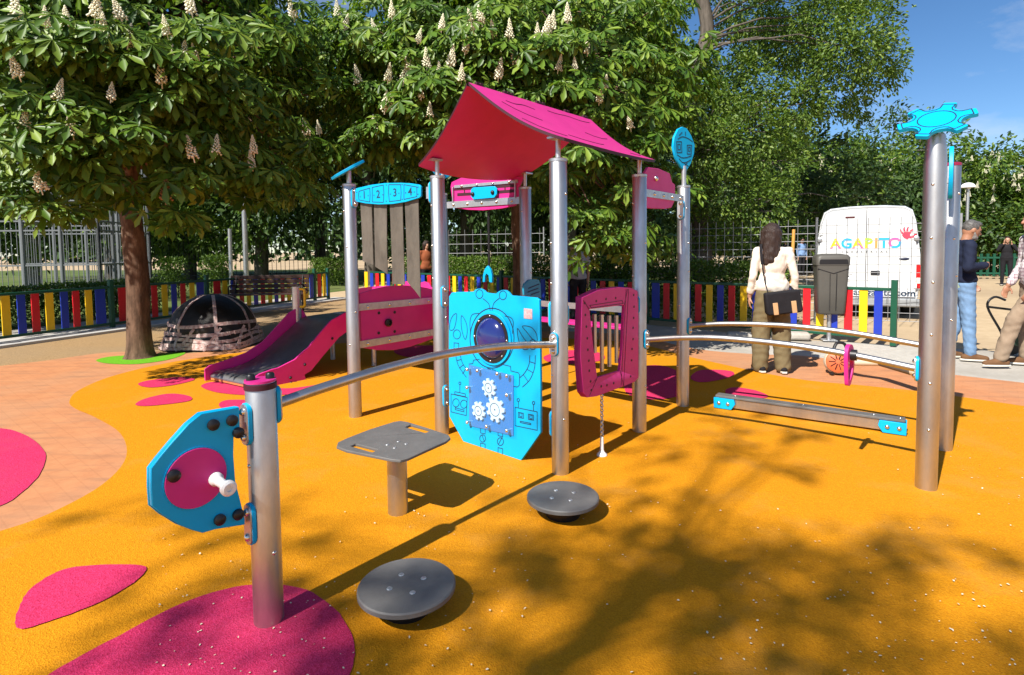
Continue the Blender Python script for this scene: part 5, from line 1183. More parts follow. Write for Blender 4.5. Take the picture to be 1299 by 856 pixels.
def check_mat():
    m = bpy.data.materials.new('checked_shirt'); m.use_nodes = True; N, L = nt(m); b = N['Principled BSDF']; b.inputs['Roughness'].default_value = .85
    tc = N.new('ShaderNodeTexCoord'); sp = N.new('ShaderNodeSeparateXYZ'); L.new(tc.outputs['Object'], sp.inputs[0]); f = []
    for ax, sc in ((0, 26), (2, 26), (1, 26)):
        mu = N.new('ShaderNodeMath'); mu.operation = 'MULTIPLY'; mu.inputs[1].default_value = sc; L.new(sp.outputs[ax], mu.inputs[0])
        fr = N.new('ShaderNodeMath'); fr.operation = 'FRACT'; L.new(mu.outputs[0], fr.inputs[0]); lt = N.new('ShaderNodeMath'); lt.operation = 'LESS_THAN'; lt.inputs[1].default_value = .3; L.new(fr.outputs[0], lt.inputs[0]); f.append(lt)
    ad = N.new('ShaderNodeMath'); ad.operation = 'ADD'; L.new(f[0].outputs[0], ad.inputs[0]); L.new(f[1].outputs[0], ad.inputs[1])
    a2 = N.new('ShaderNodeMath'); a2.operation = 'ADD'; L.new(ad.outputs[0], a2.inputs[0]); L.new(f[2].outputs[0], a2.inputs[1])
    a3 = N.new('ShaderNodeMath'); a3.operation = 'MULTIPLY'; a3.inputs[1].default_value = .4; L.new(a2.outputs[0], a3.inputs[0])
    mx = N.new('ShaderNodeMix'); mx.data_type = 'RGBA'; mx.inputs[6].default_value = (.72, .68, .68, 1); mx.inputs[7].default_value = (.22, .12, .16, 1); L.new(a3.outputs[0], mx.inputs[0]); L.new(mx.outputs[2], b.inputs['Base Color']); return m
wl_ = G(978, 471); wl_.z = 0
figure('woman with long brown hair in a cream jumper and olive trousers, seen from behind', wl_, -.12, 1.665, dict(kl=(-.115, .02, .5), al=(-.125, .0, .085), kr=(.115, .02, .5), ar=(.125, -.03, .085), wr=(.26, .05, .86), er=(.245, -.03, 1.12), wl=(-.235, .06, .88), el=(-.23, -.03, 1.12)),
       CREAM, OLIVE, DARKC, HAIRB, hairstyle='long', sleeve=.86, loose=1.62, female=True, hem=.90, head_turn=(-.5, 0))
# shoulder bag
k = 1.665 / 1.75; bg_ = thing('shoulder_bag', 'black shoulder bag with tan straps hanging behind the hip of the woman', 'bag', wl_); bg_.rotation_euler = (0, 0, -.12); WORLD[bg_.name] = V(0, 0, 0)
mb = MB(); c0 = V(.055, -.20, .80); Rb_ = Matrix.Rotation(-.12, 3, 'Y'); op = [(-.19, .125), (.17, .125), (.185, -.10), (.16, -.125), (-.175, -.125), (-.195, -.09)]
mb.prism([[c0 + Rb_ @ V(x, .045, z) for x, z in op]], V(0, -.09, 0)); bag = mb.build('body', DARKC, bg_, bevel=.02, seg=3)
for x in (-.10, .09):
    MB().box(c0 + Rb_ @ V(x, -.05, -.055), (.05, .012, .13), Rb_).build('leather_strap', mat('tan_leather', (.50, .30, .15), .6, 0, .2), bag, bevel=.003)
pts = catmull([c0 + V(-.15, .03, .10), V(-.13, -.15, 1.05), V(-.155, -.14, 1.25), V(-.14, -.05, 1.425), V(-.05, .10, 1.36), V(.12, .12, 1.1), V(.19, -.03, .95), c0 + V(.16, .03, .10)], 5)
mb = MB()
for a, b in zip(pts, pts[1:]): mb.bar(a, b, .028, .006)
mb.build('shoulder_strap', DARKC, bg_)
ml = G(1214, 456); ml.z = 0
figure('man with grey hair and beard in a navy jumper and blue jeans, standing in profile', ml + V(.07, .04, 0), -PI / 2 - .35 + .1, 1.72, dict(er=(.27, -.07, 1.15), wr=(.14, .17, 1.17), dr=(-.8, .8, .1), pr=(-1, -.2, 0), cr=1.6, el=(-.24, -.02, 1.14), wl=(-.22, .17, .95), dl=(0, .7, -.7), pl=(1, 0, 0), head=(0, .075, 1.60), neck=(0, .01, 1.465), kr=(.10, .03, .5), ar=(.10, .06, .085), kl=(-.10, .0, .5), al=(-.10, -.10, .085)),
       NAVY, JEAN, BROWNL, HAIRG, SKIN2, sleeve=.97, loose=1.12, hem=.88, head_turn=(0, -.32), beard=mat('grizzled_beard', (.10, .09, .085), .7, 0, .5, 60, col2=(.3, .28, .26)), hem_layer=cloth('pale_green_cloth', (.38, .5, .36)), collar=NAVY)
el_ = G(1282, 468); el_.z = 0
figure('man in a checked shirt and khaki trousers, cut off by the right edge', el_ + V(.33, .12, 0), PI / 2 - .25, 1.78, dict(hl=(-.09, -.02, .93), hr=(.09, -.02, .93), kl=(-.10, .22, .53), al=(-.11, .34, .095), kr=(.11, -.02, .5), ar=(.12, -.02, .085), el=(-.24, .03, 1.14), wl=(-.22, .14, .90), er=(.24, -.02, 1.14), wr=(.23, .12, .9), chest=(0, -.03, 1.29), head=(0, .02, 1.63), dl=(0, .4, -1), dr=(0, .4, -1)),
       check_mat(), KHAKI, BROWNL, HAIRB, SKIN2, sleeve=.92, loose=1.22, hem=.92)
def small(label, px, Y, H, yaw, top, legs, hair, J={}, group=None, hs='short', fine=False, **kw):
    p = AT(px, 330, Y); return figure(label, V(p.x, Y, 0), yaw, H, J, top, legs, DARKC, hair, SKIN, hairstyle=hs, fine=fine, group=group, **kw)
small('person in a rust coat and cream top standing behind the fence between the left posts', 541, 15.6, 1.66, PI + .5, RUST, DARKC, HAIRB, hs='long', female=True)
small('person in a grey shirt seen from behind, head bowed, beside the centre front post', 733, 10.4, 1.60, .35, GREYC, DARKC, HAIRK, dict(head=(-.02, .12, 1.56), neck=(0, .03, 1.45)), fine=True, sleeve=.3, head_turn=(.2, -.5))
small('person in black with raised arms behind the green picket fence', 1277, 19, 1.62, PI * .8, DARKC, DARKC, HAIRB, dict(er=(.26, .12, 1.25), wr=(.10, .18, 1.50), el=(-.26, .12, 1.25), wl=(-.10, .18, 1.48), dr=(0, 0, 1), dl=(0, 0, 1)))
gpl = 'people far behind the mesh fence'
small('distant person in dark clothes just left of the wooden pole', 996, 27, 1.72, PI, DARKC, DARKC, HAIRB, group=gpl); small('distant person in a blue shirt right of the wooden pole', 1017, 26, 1.74, PI + .3, PALEB, DARKC, HAIRK, group=gpl)
small('distant person in a white shirt beside the left edge of the van', 1034, 27.5, 1.7, PI - .4, WHITEC, DARKC, HAIRB, group=gpl)

# ------------------------------------------------------------------ the van (local: rear face at y = 0 looking to -y)
vc = AT(1099, 300, 11.2); van = thing('parked_van', 'white panel van seen from the rear with coloured lettering and a red hand emblem', 'van', (vc.x, vc.y, 0)); van.rotation_euler = (0, 0, -math.radians(31)); WORLD[van.name] = V(0, 0, 0)
M['vanwhite'] = mat('white_van_paint', (.64, .65, .66), .28, 0, .05, 3, coat=.4)
half = [(.0, .34), (.80, .34), (.86, .40), (.885, .9), (.88, 1.22), (.80, 1.86), (.74, 2.06), (.62, 2.135), (.3, 2.165), (.0, 2.17)]
sec = half + [(-x, z) for x, z in reversed(half[1:-1])]
def section(y, sx=1, ztop=1.0, zlo=0.0): return [V(x * sx, y, zlo + .34 + (z - .34) * ztop) for x, z in sec]
S_ = [section(.03, .955, .97), section(.0, .985, .99), section(.08), section(3.35), section(3.75, .985, .90), section(4.25, .95, .52), section(4.75, .9, .42), section(4.85, .82, .34, .03)]
mb = MB(); n_ = len(sec)
vs = [p for s in S_ for p in s]; fs = [(i * n_ + k, i * n_ + (k + 1) % n_, (i + 1) * n_ + (k + 1) % n_, (i + 1) * n_ + k) for i in range(len(S_) - 1) for k in range(n_)]
fs += [tuple(reversed(range(n_))), tuple(range((len(S_) - 1) * n_, len(S_) * n_))]
mb.add(vs, fs); body = mb.build('body', M['vanwhite'], van, smooth=40, bevel=.015)
for s in (-1, 1):
    o_ = [(.006 * s, .40), (.80 * s, .40), (.825 * s, .9), (.82 * s, 1.22), (.75 * s, 1.84), (.685 * s, 2.03), (.56 * s, 2.08), (.006 * s, 2.105)]
    rd = MB().prism([round_poly([V(x, -.002, z) for x, z in o_], .03)], V(0, -.022, 0)).build('rear_door', M['vanwhite'], van, bevel=.008)
    if s > 0:
        MB().box(V(.16, -.03, .86), (.15, .02, .085)).build('handle', M['black'], rd, bevel=.006); MB().ell(V(.62, -.026, 1.13), (.085, .012, .028), None, 20, 8).build('badge', mat('dark_oval', (.02, .025, .05), .3), rd)
    for z in (.62, 1.65): MB().box(V(.80 * s if z < 1 else .775 * s, -.03, z), (.05, .03, .09)).build('hinge', M['vanwhite'], rd, bevel=.005)
    tl = MB().box(V(.852 * s, -.012, .80), (.085, .045, .46)).build('tail_light', mat('red_lens', (.42, .008, .012), .12, coat=.5), van, bevel=.01)
    MB().box(V(.852 * s, -.037, .72), (.075, .006, .11)).build('reversing_lens', mat('pale_lens', (.7, .6, .55), .15), tl, bevel=.003)
    MB().box(V(1.0 * s, 3.55, 1.25), (.16, .08, .26)).build('mirror', M['black'], van, bevel=.02)
    lk = MB(); lk.lathe(V(.80 * s, -.03, 1.52), [(.045, 0), (.045, .02), (.03, .028), (.001, .028)], V(0, -1, 0), 16); lk.build('hinge_cover', M['galv'], van)
    for y in (.95, 4.0):
        wh = MB(); wh.lathe(V(.86 * s - (.22 if s > 0 else 0), y, .34), [(.20, .0), (.31, .0), (.34, .03), (.34, .19), (.31, .22), (.20, .22)], V(1, 0, 0), 28); wo = wh.build('wheel', mat('tyre', (.015, .015, .015), .9), van)
        MB().lathe(V(.86 * s - (.20 if s > 0 else .02), y, .34), [(.001, 0), (.2, 0), (.2, .2), (.001, .2)], V(1, 0, 0), 20).build('rim', M['galv'], wo)
MB().box(V(0, -.004, 1.25), (.016, .008, 1.66)).build('door_gap', M['black'], body)
MB().box(V(0, -.05, .30), (1.74, .16, .16)).build('bumper', mat('grey_bumper', (.25, .26, .27), .6), van, bevel=.03, seg=3)
MB().box(V(0, 2.3, .25), (1.5, 4.2, .12)).build('underbody', M['black'], van)
MB().box(V(-.28, -.028, 1.95), (.16, .012, .03)).build('brake_light', mat('dark_red_lens', (.08, .01, .012), .2), van)
plb = MB().box(V(-.52, -.030, .75), (.52, .012, .12)).build('number_plate', M['white'], van, bevel=.003)
mb = MB(); text_into(mb, 'DXZ', .13, V(-.40, -.0365, .75), V(1, 0, 0), V(0, 0, 1), .001); mb.build('lettering', M['black'], plb, smooth=0)
MB().box(V(-.52, -.026, .86), (.6, .02, .07)).build('plate_lamp', M['vanwhite'], van, bevel=.01)
hues = {'yel': (.90, .55, .02), 'pnk': (.85, .10, .32), 'blu': (.02, .36, .75), 'grn': (.38, .62, .05), 'org': (.90, .28, .08), 'red': (.80, .05, .09), 'vio': (.35, .2, .6)}
HM = {a: mat('letter_' + a, c, .4) for a, c in hues.items()}
def wordmark(word, x0, z, size, cols, adv):
    mb = MB(); keys = list(HM)
    for i, chh in enumerate(word):
        m1 = MB(); text_into(m1, chh, size, V(x0 + adv[i], -.0255, z), V(1, 0, 0), V(0, 0, 1), .0012, bold=.032); a, b = cols[i]
        for f in m1.f:
            c = sum((m1.v[q] for q in f), V(0, 0, 0)) / len(f); use = a if (c.z - z) * .8 - (c.x - x0 - adv[i]) * .6 > -.015 else b
            mb.add([m1.v[q] for q in f], [tuple(range(len(f)))], keys.index(use))
    return mb.build('lettering', [HM[a] for a in keys], van, smooth=0)
wordmark('AGAPITO', -.52, 1.425, .265, [('yel', 'pnk'), ('blu', 'blu'), ('yel', 'pnk'), ('grn', 'yel'), ('org', 'org'), ('blu', 'blu'), ('pnk', 'blu')], [0, .19, .38, .555, .685, .81, .985])
mb = MB()
for i, chh in enumerate('INDUSTRIAS'): text_into(mb, chh, .062, V(-.40 + i * .082, -.0255, 1.265), V(1, 0, 0), V(0, 0, 1), .001, bold=.03)
mb.build('lettering', mat('letter_grey', (.10, .10, .10), .5), van, smooth=0)
mb = MB(); text_into(mb, 'industriasagapito.com', .178, V(.035, -.0255, .475), V(1, 0, 0), V(0, 0, 1), .001, bold=.02); mb.build('lettering', M['line'], van, smooth=0)
# red hand emblem: palm, three raised fingers, thumb and forefinger closing a ring
mb = MB(); hx, hz = .66, 1.60
def fl(pts, w0, w1, y=-.0255):
    q = catmull([V(hx + x, y, hz + z) for x, z in pts], 5); L_ = []; R_ = []
    for i, p_ in enumerate(q):
        d = (q[min(i + 1, len(q) - 1)] - q[max(i - 1, 0)]).normalized(); w = (w0 + (w1 - w0) * i / (len(q) - 1)) / 2; s_ = V(d.z, 0, -d.x); L_.append(p_ + s_ * w); R_.append(p_ - s_ * w)
    for i in range(len(q) - 1): mb.add([L_[i], L_[i + 1], R_[i + 1], R_[i]], [(0, 1, 2, 3)])
mb.add([V(hx + x, -.0257, hz + z) for x, z in ((-.075, .0), (-.03, .05), (.02, .045), (.04, .0), (.05, -.06), (.0, -.105), (-.05, -.08), (-.085, -.03))], [tuple(range(8))])
fl([(-.065, .0), (-.10, .05), (-.115, .09)], .036, .02); fl([(-.04, .03), (-.055, .09), (-.05, .13)], .036, .02, -.0259); fl([(-.005, .04), (.0, .10), (.015, .135)], .036, .02, -.0261)
fl([(.03, .0), (.055, .06), (.10, .075), (.135, .05)], .036, .024, -.0263); fl([(.03, -.07), (.09, -.05), (.125, -.01), (.135, .04)], .042, .024, -.0265)
mb.build('hand_emblem', HM['red'], van, smooth=0)

# ------------------------------------------------------------------ litter bin, blower, pole
bc = G(1052, 432); bc.z = 0; by = math.atan2(bc.x, bc.y); t = thing('litter_bin', 'dark grey plastic litter bin on a steel post in front of the coloured fence', 'litter bin', bc); t.rotation_euler = (0, 0, -by + .25); WORLD[t.name] = V(0, 0, 0)
M['bin'] = mat('dark_bin_plastic', (.085, .08, .07), .5, 0, .1, 5)
mb = MB(); lv = [(.40, .165, .10), (.42, .18, .12), (.75, .195, .135), (1.10, .212, .15), (1.12, .215, .152)]; vs = []; fs = []
for z, a, b in lv: vs += round_poly([V(-a, -b, z), V(a, -b, z), V(a, b, z), V(-a, b, z)], .05, 4)
m_ = len(vs) // len(lv); fs = [(i * m_ + j, i * m_ + (j + 1) % m_, (i + 1) * m_ + (j + 1) % m_, (i + 1) * m_ + j) for i in range(len(lv) - 1) for j in range(m_)] + [tuple(reversed(range(m_))), tuple(range((len(lv) - 1) * m_, len(lv) * m_))]
bo = mb.add(vs, fs).build('body', M['bin'], t, smooth=50)
mb = MB(); vs = []; lv = [(1.12, .222, .158), (1.23, .226, .16), (1.268, .20, .14), (1.285, .12, .08)]
for z, a, b in lv: vs += round_poly([V(-a, -b, z), V(a, -b, z), V(a, b, z), V(-a, b, z)], .06, 4)
fs = [(i * m_ + j, i * m_ + (j + 1) % m_, (i + 1) * m_ + (j + 1) % m_, (i + 1) * m_ + j) for i in range(len(lv) - 1) for j in range(m_)] + [tuple(reversed(range(m_))), tuple(range((len(lv) - 1) * m_, len(lv) * m_))]
hd_ = mb.add(vs, fs).build('hood', M['bin'], t, smooth=50)
MB().prism([round_poly([V(-.19, -.158, 1.135), V(.19, -.158, 1.135), V(.18, -.158, 1.205), V(-.18, -.158, 1.205)], .02)], V(0, -.004, 0)).build('opening', M['black'], hd_)
mb = MB()
for x in (-.04, .04): mb.bar(V(x, -.141 + .0, .46), V(x * 1.1, -.153, 1.0), .006, .006)
mb.bar(V(-.205, -.147, 1.07), V(0, -.147, 1.0), .008, .01); mb.bar(V(0, -.147, 1.0), V(.205, -.147, 1.07), .008, .01); mb.build('seam', M['black'], bo)
MB().lathe(V(0, .03, 0), [(.032, -.02), (.032, .42)], None, 16).build('post', M['galv'], t); MB().box(V(0, .03, .006), (.2, .2, .012)).build('base_plate', M['galv'], t, bevel=.003)
bl = G(1062, 474); bl.z = 0; t = thing('leaf_blower', 'orange and white leaf blower lying on the terracotta paving', 'leaf blower', bl)
ORG = mat('orange_plastic', (.62, .12, .04), .45, 0, .1); CRM = mat('cream_plastic', (.62, .55, .42), .45, 0, .1)
ax = V(-.40, -.9, .18).normalized(); c = bl + V(0, 0, .135)
bo = MB().lathe(c - ax * .02, [(.09, -.14), (.125, -.10), (.135, 0), (.12, .04), (.09, .05)], ax, 32).build('housing', CRM, t)
gr_ = MB().lathe(c + ax * .03, [(.105, 0), (.118, .006), (.118, .02), (.095, .032), (.02, .038), (.001, .038)], ax, 32).build('grille', ORG, t)
mb = MB(); fx_, fy_ = frame(ax)
for i in range(10):
    a = 2 * PI * i / 10; d = fx_ * math.cos(a) + fy_ * math.sin(a); mb.bar(c + ax * .0685 + d * .025, c + ax * .064 + d * .09, .014, .006)
mb.build('vent', M['black'], gr_)
for dx in (-.08, .08): MB().box(bl + V(dx, -.03, .012), (.03, .06, .024)).build('foot', M['black'], t, bevel=.004)
e1 = AT(1118, 459, 5.85); e2 = AT(1160, 470.5, 5.4); e2.z = max(e2.z, .07)
MB().tube([c + V(.06, 0, .02), c.lerp(e1, .5), e1], [.05, .045, .042], 18).build('nozzle_tube', CRM, t); dk = MB().tube([e1, e2], [.046, .05], 18).build('dark_tube', M['darkgrey'], t); MB().tube([e2, e2 + (e2 - e1).normalized() * .04], .054, 18).build('end_ring', CRM, dk)
MB().tube(catmull([c + V(-.05, 0, .12), c + V(0, .02, .20), c + V(.09, .03, .19), c + V(.12, .02, .10)], 5), .016, 10).build('grip', M['black'], t)
p0, p1 = AT(1001, 352, 9.9), AT(1007, 291, 9.9); p0 = V(p0.x - .04, 9.8, .0)
tag(MB().tube([p0, p1], .026, 12).build('wooden_pole', mat('varnished_pole', (.60, .30, .06), .5, 0, .2), None), 'yellow wooden pole leaning on the mesh fence beside the woman', 'pole')

# ------------------------------------------------------------------ mesh site fence, cage, railings
M['wire'] = mat('dull_wire', (.30, .30, .31), .5, .6); M['cagegrey'] = mat('cage_grey', (.20, .21, .22), .5, .4)
def mesh_fence(name, label, A, B, h, sx_, sz_, r, group=None, foot=True, cat='fence'):
    A = Vector(A); B = Vector(B); d = (B - A); L = d.length; d.normalize(); t = thing(name, label, cat, A, group); mb = MB()
    for i in range(int(L / sx_) + 1): p = A + d * (i * sx_); mb.tube([p + V(0, 0, .08), p + V(0, 0, h)], r, 5)
    for j in range(int((h - .08) / sz_) + 1): z = .08 + j * sz_; mb.tube([A + V(0, 0, z), B + V(0, 0, z)], r, 5)
    mb.build('wire_mesh', M['wire'], t)
    for p in (A, B): MB().tube([p, p + V(0, 0, h + .03)], .024, 10).build('post', M['galv'], t)
    return t
ma, mb_, mc = AT(866, 400, 11.6), AT(1034, 400, 10.4), AT(1215, 400, 9.5)
gm = 'galvanised mesh site fence panels'
mesh_fence('mesh_fence', 'galvanised mesh site fence panel standing directly in front of the van', (mb_.x, mb_.y, 0), (mc.x, mc.y, 0), 1.88, .16, .14, .0055, gm)
mesh_fence('mesh_fence', 'galvanised mesh site fence panel behind the woman, left of the van', (ma.x, ma.y, 0), (mb_.x, mb_.y, 0), 1.88, .16, .14, .0055, gm)
m1, m2 = AT(560, 330, 19), AT(690, 330, 18); mesh_fence('mesh_fence', 'mesh site fence seen far off under the pink activity panel', (m1.x, m1.y, 0), (m2.x, m2.y, 0), 2.05, .28, .3, .007, gm)
for i, (x, y, lab) in enumerate(((945, 431, 'grey concrete foot block to the left of the legs of the woman'), (1003, 430, 'grey concrete foot block to the right of the legs of the woman'))):
    p = G(x, y); o = MB().box(V(p.x, p.y, .055), (.52, .24, .11), Matrix.Rotation(-.35, 3, 'Z')).build('fence_foot', M['concrete'], None, bevel=.04, seg=3); tag(o, lab, 'concrete block', 'concrete feet of the site fence')
# cage
t0 = AT(-70, 330, 15); t = thing('metal_cage', 'tall grey metal cage of thin bars on the left behind the fence', 'cage', (t0.x, t0.y, 0)); c1 = AT(126, 330, 15.6); A = V(t0.x, t0.y, 0); B = V(c1.x, c1.y, 0); d = (B - A).normalized(); n = V(-d.y, d.x, 0); hC = 4.6
for a_, b_ in ((A, B), (A + n * 3, B + n * 3), (B, B + n * 3)):
    mb = MB(); L = (b_ - a_).length; k = int(L / .13)
    for i in range(k + 1): p = a_.lerp(b_, i / k); mb.tube([p + V(0, 0, .3), p + V(0, 0, hC)], .009, 5)
    mb.build('bars', M['cagegrey'], t)
    for z in (.32, 1.12, 2.05, 2.3, 3.1, 4.55): MB().bar(a_ + V(0, 0, z), b_ + V(0, 0, z), .045, .04).build('rail', M['cagegrey'], t)
    for i in range(5): p = a_.lerp(b_, i / 4); MB().tube([p, p + V(0, 0, hC)], .05, 10).build('post', M['cagegrey'], t)
r0, r1 = AT(196, 330, 27), AT(436, 330, 30); t = thing('iron_railing', 'tall thin dark iron railing across the park behind the bench', 'railing', (r0.x, r0.y, 0)); mb = MB(); A = V(r0.x, r0.y, 0); B = V(r1.x, r1.y, 0); k = int((B - A).length / .2)
for i in range(k + 1): p = A.lerp(B, i / k); mb.tube([p, p + V(0, 0, 2.55)], .014, 5)
mb.build('bars', M['black'], t)
for z in (.3, 2.3): MB().bar(A + V(0, 0, z), B + V(0, 0, z), .04, .04).build('rail', M['black'], t)
for px, yt, Y, r, lab in ((309, 262, 19, .085, 'grey steel pole behind the fence above the bench'), (290.5, 290, 18.5, .06, 'short grey pole to the left of the taller pole above the bench')):
    p = AT(px, yt, Y); tag(MB().tube([V(p.x, p.y, 0), V(p.x + .02, p.y, p.z + .6 if px > 300 else p.z)], r, 14).build('pole', M['galv'], None), lab, 'pole', 'grey poles by the left fence')
# bench
bq = AT(342, 380, 13.4); t = thing('park_bench', 'dark brown slatted park bench in the shade in front of the left fence', 'bench', (bq.x, bq.y, 0)); t.rotation_euler = (0, 0, .12); WORLD[t.name] = V(0, 0, 0)
for i in range(4): MB().box(V(0, .02 + .03 * i, .50 + i * .105), (1.78, .03, .09)).build('back_slat', M['wood'], t, bevel=.006)
for i in range(4): MB().box(V(0, -.42 + i * .105, .44), (1.78, .09, .03)).build('seat_slat', M['wood'], t, bevel=.006)
for x in (-.75, .75):
    MB().tube([V(x, -.42, 0), V(x, -.42, .42), V(x, -.05, .42), V(x, .12, .86)], .02, 8).build('frame', M['black'], t); MB().tube([V(x, .02, 0), V(x, -.05, .42)], .02, 8).build('leg', M['black'], t)
    MB().tube(catmull([V(x, -.44, .42), V(x, -.44, .62), V(x, -.2, .65), V(x, .05, .62)], 4), .018, 8).build('armrest', M['black'], t)
# wrapped climbing dome
dc_ = G(272, 436); dc_.z = 0; t = thing('wrapped_dome', 'black plastic covered dome bound with pale tape beside the chestnut trunk', 'covered dome', dc_); WORLD[t.name] = V(0, 0, 0)
def dome_r(z):
    if z < .14: return .80 - .04 * z / .14
    if z < .30: return .76 - .06 * (z - .14) / .16
    k = (z - .30) / .62; return .70 * math.sqrt(max(0, 1 - k * k * .98))
ZK = .84
zsL = [0, .05, .10, .14, .15, .2, .26, .30, .36, .44, .52, .60, .68, .76, .82, .87, .905, .918]
mb = MB(); vs = []; fs = []; na = 56
sq = lambda a, z: .86 * dome_r(z) * (1 + (.07 if z < .3 else .02) * (math.cos(4 * a) * -1)) * (1 + .012 * math.sin(a * 9 + z * 14) + .010 * math.sin(a * 17 - z * 21))
for z in zsL:
    for i in range(na): a = 2 * PI * i / na; r = sq(a, z); vs.append(V(r * math.cos(a), r * math.sin(a), z * ZK))
for j in range(len(zsL) - 1):
    for i in range(na): fs.append((j * na + i, j * na + (i + 1) % na, (j + 1) * na + (i + 1) % na, (j + 1) * na + i))
fs.append(tuple(range((len(zsL) - 1) * na, len(zsL) * na))); dm = mb.add(vs, fs).build('cover', M['wrap'], t, smooth=50)
def tape(pts, w, name='tape'):
    mb = MB()
    for p, q in zip(pts, pts[1:]):
        n = V(p.x, p.y, .55 * max(0, p.z)).normalized() if p.z < .8 else V(0, 0, 1); mb.ribbon([p, q], w, n, .006)
    mb.build(name, M['tape'], dm, smooth=0)
sp_ = lambda a, z: V(sq(a, z) * 1.004 * math.cos(a), sq(a, z) * 1.004 * math.sin(a), z * ZK)
for z0, wv, w in ((.42, .02, .05), (.27, .015, .055), (.17, .03, .05), (.08, .02, .06), (.03, .01, .04)): tape([sp_(2 * PI * i / 40, z0 + wv * math.sin(3 * 2 * PI * i / 40 + z0 * 9)) for i in range(41)], w)
for a0 in (.35, 1.2, 2.1, 3.0): tape([sp_(a0 + PI, z) for z in zsL[1:-1]] + [sp_(a0, z) for z in reversed(zsL[1:-1])], .045)
for a0 in (-2.6, -1.9, -1.3, -.7): tape([sp_(a0 + .35 * k / 6, .02 + .34 * k / 6) for k in range(7)], .04)
# street lamp, picket fence, machine
lp = AT(1228, 237, 20); t = thing('street_lamp', 'white dome street lamp on a thin pole before the broad chestnut', 'street lamp', (lp.x, lp.y, 0)); MB().tube([V(lp.x, lp.y, 0), V(lp.x, lp.y, lp.z)], .05, 12).build('pole', M['galv'], t)
MB().ell(V(lp.x, lp.y, lp.z - .02), (.22, .22, .17), None, 20, 8, z0=0).build('lamp_shade', M['white'], t); MB().lathe(V(lp.x, lp.y, lp.z - .08), [(.06, 0), (.1, .06)], None, 14).build('collar', M['galv'], t)
a_, b_ = AT(1228, 340, 23), AT(1330, 340, 22); A = V(a_.x, a_.y, 0); B = V(b_.x, b_.y, 0); t = thing('picket_fence', 'dark green picket fence across the sand at the far right', 'fence', A); k = int((B - A).length / .2)
for i in range(k + 1): p = A.lerp(B, i / k); MB().bar(p + V(0, 0, .08), p + V(0, 0, .98), .1, .03).build('picket', M['green'], t)
for z in (.2, .82): MB().bar(A + V(0, 0, z), B + V(0, 0, z), .05, .07).build('rail', M['green'], t)
g0 = G(1293, 462); g0.z = 0; g0 += V(.34, .28, 0); t = thing('generator', 'dark green wheeled machine with a bent tube handle beside the man in the checked shirt', 'machine', g0); WORLD[t.name] = g0
GRN = mat('machine_green', (.012, .06, .035), .45, 0, .2)
MB().box(g0 + V(.18, .05, .34), (.46, .42, .40)).build('casing', GRN, t, bevel=.03, seg=3)
for y in (-.2, .3): MB().lathe(g0 + V(.05, y - .03, .14), [(.05, 0), (.14, 0), (.14, .06), (.05, .06)], V(0, 1, 0), 22).build('wheel', M['black'], t)
for y in (-.16, .24): MB().tube(catmull([g0 + V(.3, y, .12), g0 + V(-.08, y, .16), g0 + V(-.12, y, .30), g0 + V(-.30, y, .62), g0 + V(-.22, y, .74), g0 + V(-.08, y, .70)], 5), .014, 10).build('tube_handle', M['black'], t)
MB().tube([g0 + V(-.30, -.16, .62), g0 + V(-.30, .24, .62)], .014, 10).build('cross_bar', M['black'], t)
# ------------------------------------------------------------------ tidy up: surface pattern goes into its part, loose bolts become parts of their own
PATTERN = ('engraving', 'lettering', 'slot', 'slot_edge', 'disc_edge', 'seam', 'vent')
def bake(o):
    me = bpy.data.meshes.new_from_object(o.evaluated_get(bpy.context.evaluated_depsgraph_get())); o.modifiers.clear(); o.data = me
def absorb():
    bpy.context.view_layer.update()
    for o in [q for q in bpy.data.objects if q.type == 'MESH' and q.parent and q.parent.type == 'MESH' and q.name.split('.')[0] in PATTERN]:
        p = o.parent
        if p.modifiers: bake(p)
        a, b = p.data, o.data; nm = len(a.materials)
        for m in b.materials: a.materials.append(m)
        bm = bmesh.new(); bm.from_mesh(a); n0 = len(bm.faces); bm.from_mesh(b); bm.faces.ensure_lookup_table()
        for f in bm.faces[n0:]: f.material_index += nm; f.smooth = False
        bm.to_mesh(a); bm.free(); bpy.data.objects.remove(o)
def explode(names):
    for o in [q for q in bpy.data.objects if q.type == 'MESH' and q.name.split('.')[0] in names]:
        me = o.data; par = list(range(len(me.vertices)))
        def find(i):
            while par[i] != i: par[i] = par[par[i]]; i = par[i]
            return i
        for e in me.edges:
            a, b = find(e.vertices[0]), find(e.vertices[1])
            if a != b: par[a] = b
        isl = {}
        for p in me.polygons: isl.setdefault(find(p.vertices[0]), []).append(p)
        if len(isl) < 2: continue
        nm = o.name.split('.')[0]
        for fs in isl.values():
            ids = sorted({i for p in fs for i in p.vertices}); mp = {i: k for k, i in enumerate(ids)}
            m2 = bpy.data.meshes.new(nm); m2.from_pydata([me.vertices[i].co for i in ids], [], [[mp[i] for i in p.vertices] for p in fs])
            for m in me.materials: m2.materials.append(m)
            m2.polygons.foreach_set('material_index', [p.material_index for p in fs]); m2.update(); m2.shade_smooth(); m2.set_sharp_from_angle(angle=math.radians(40))
            c = bpy.data.objects.new(nm, m2); COL.objects.link(c); c.parent = o.parent
            for md in o.modifiers:
                q = c.modifiers.new('Bevel', 'BEVEL'); q.width = md.width; q.segments = md.segments; q.limit_method = 'ANGLE'
        bpy.data.objects.remove(o)
absorb(); explode(('bolt', 'screw', 'knob', 'ridge_hinge', 'drill_hole', 'bushing', 'cap_knob'))
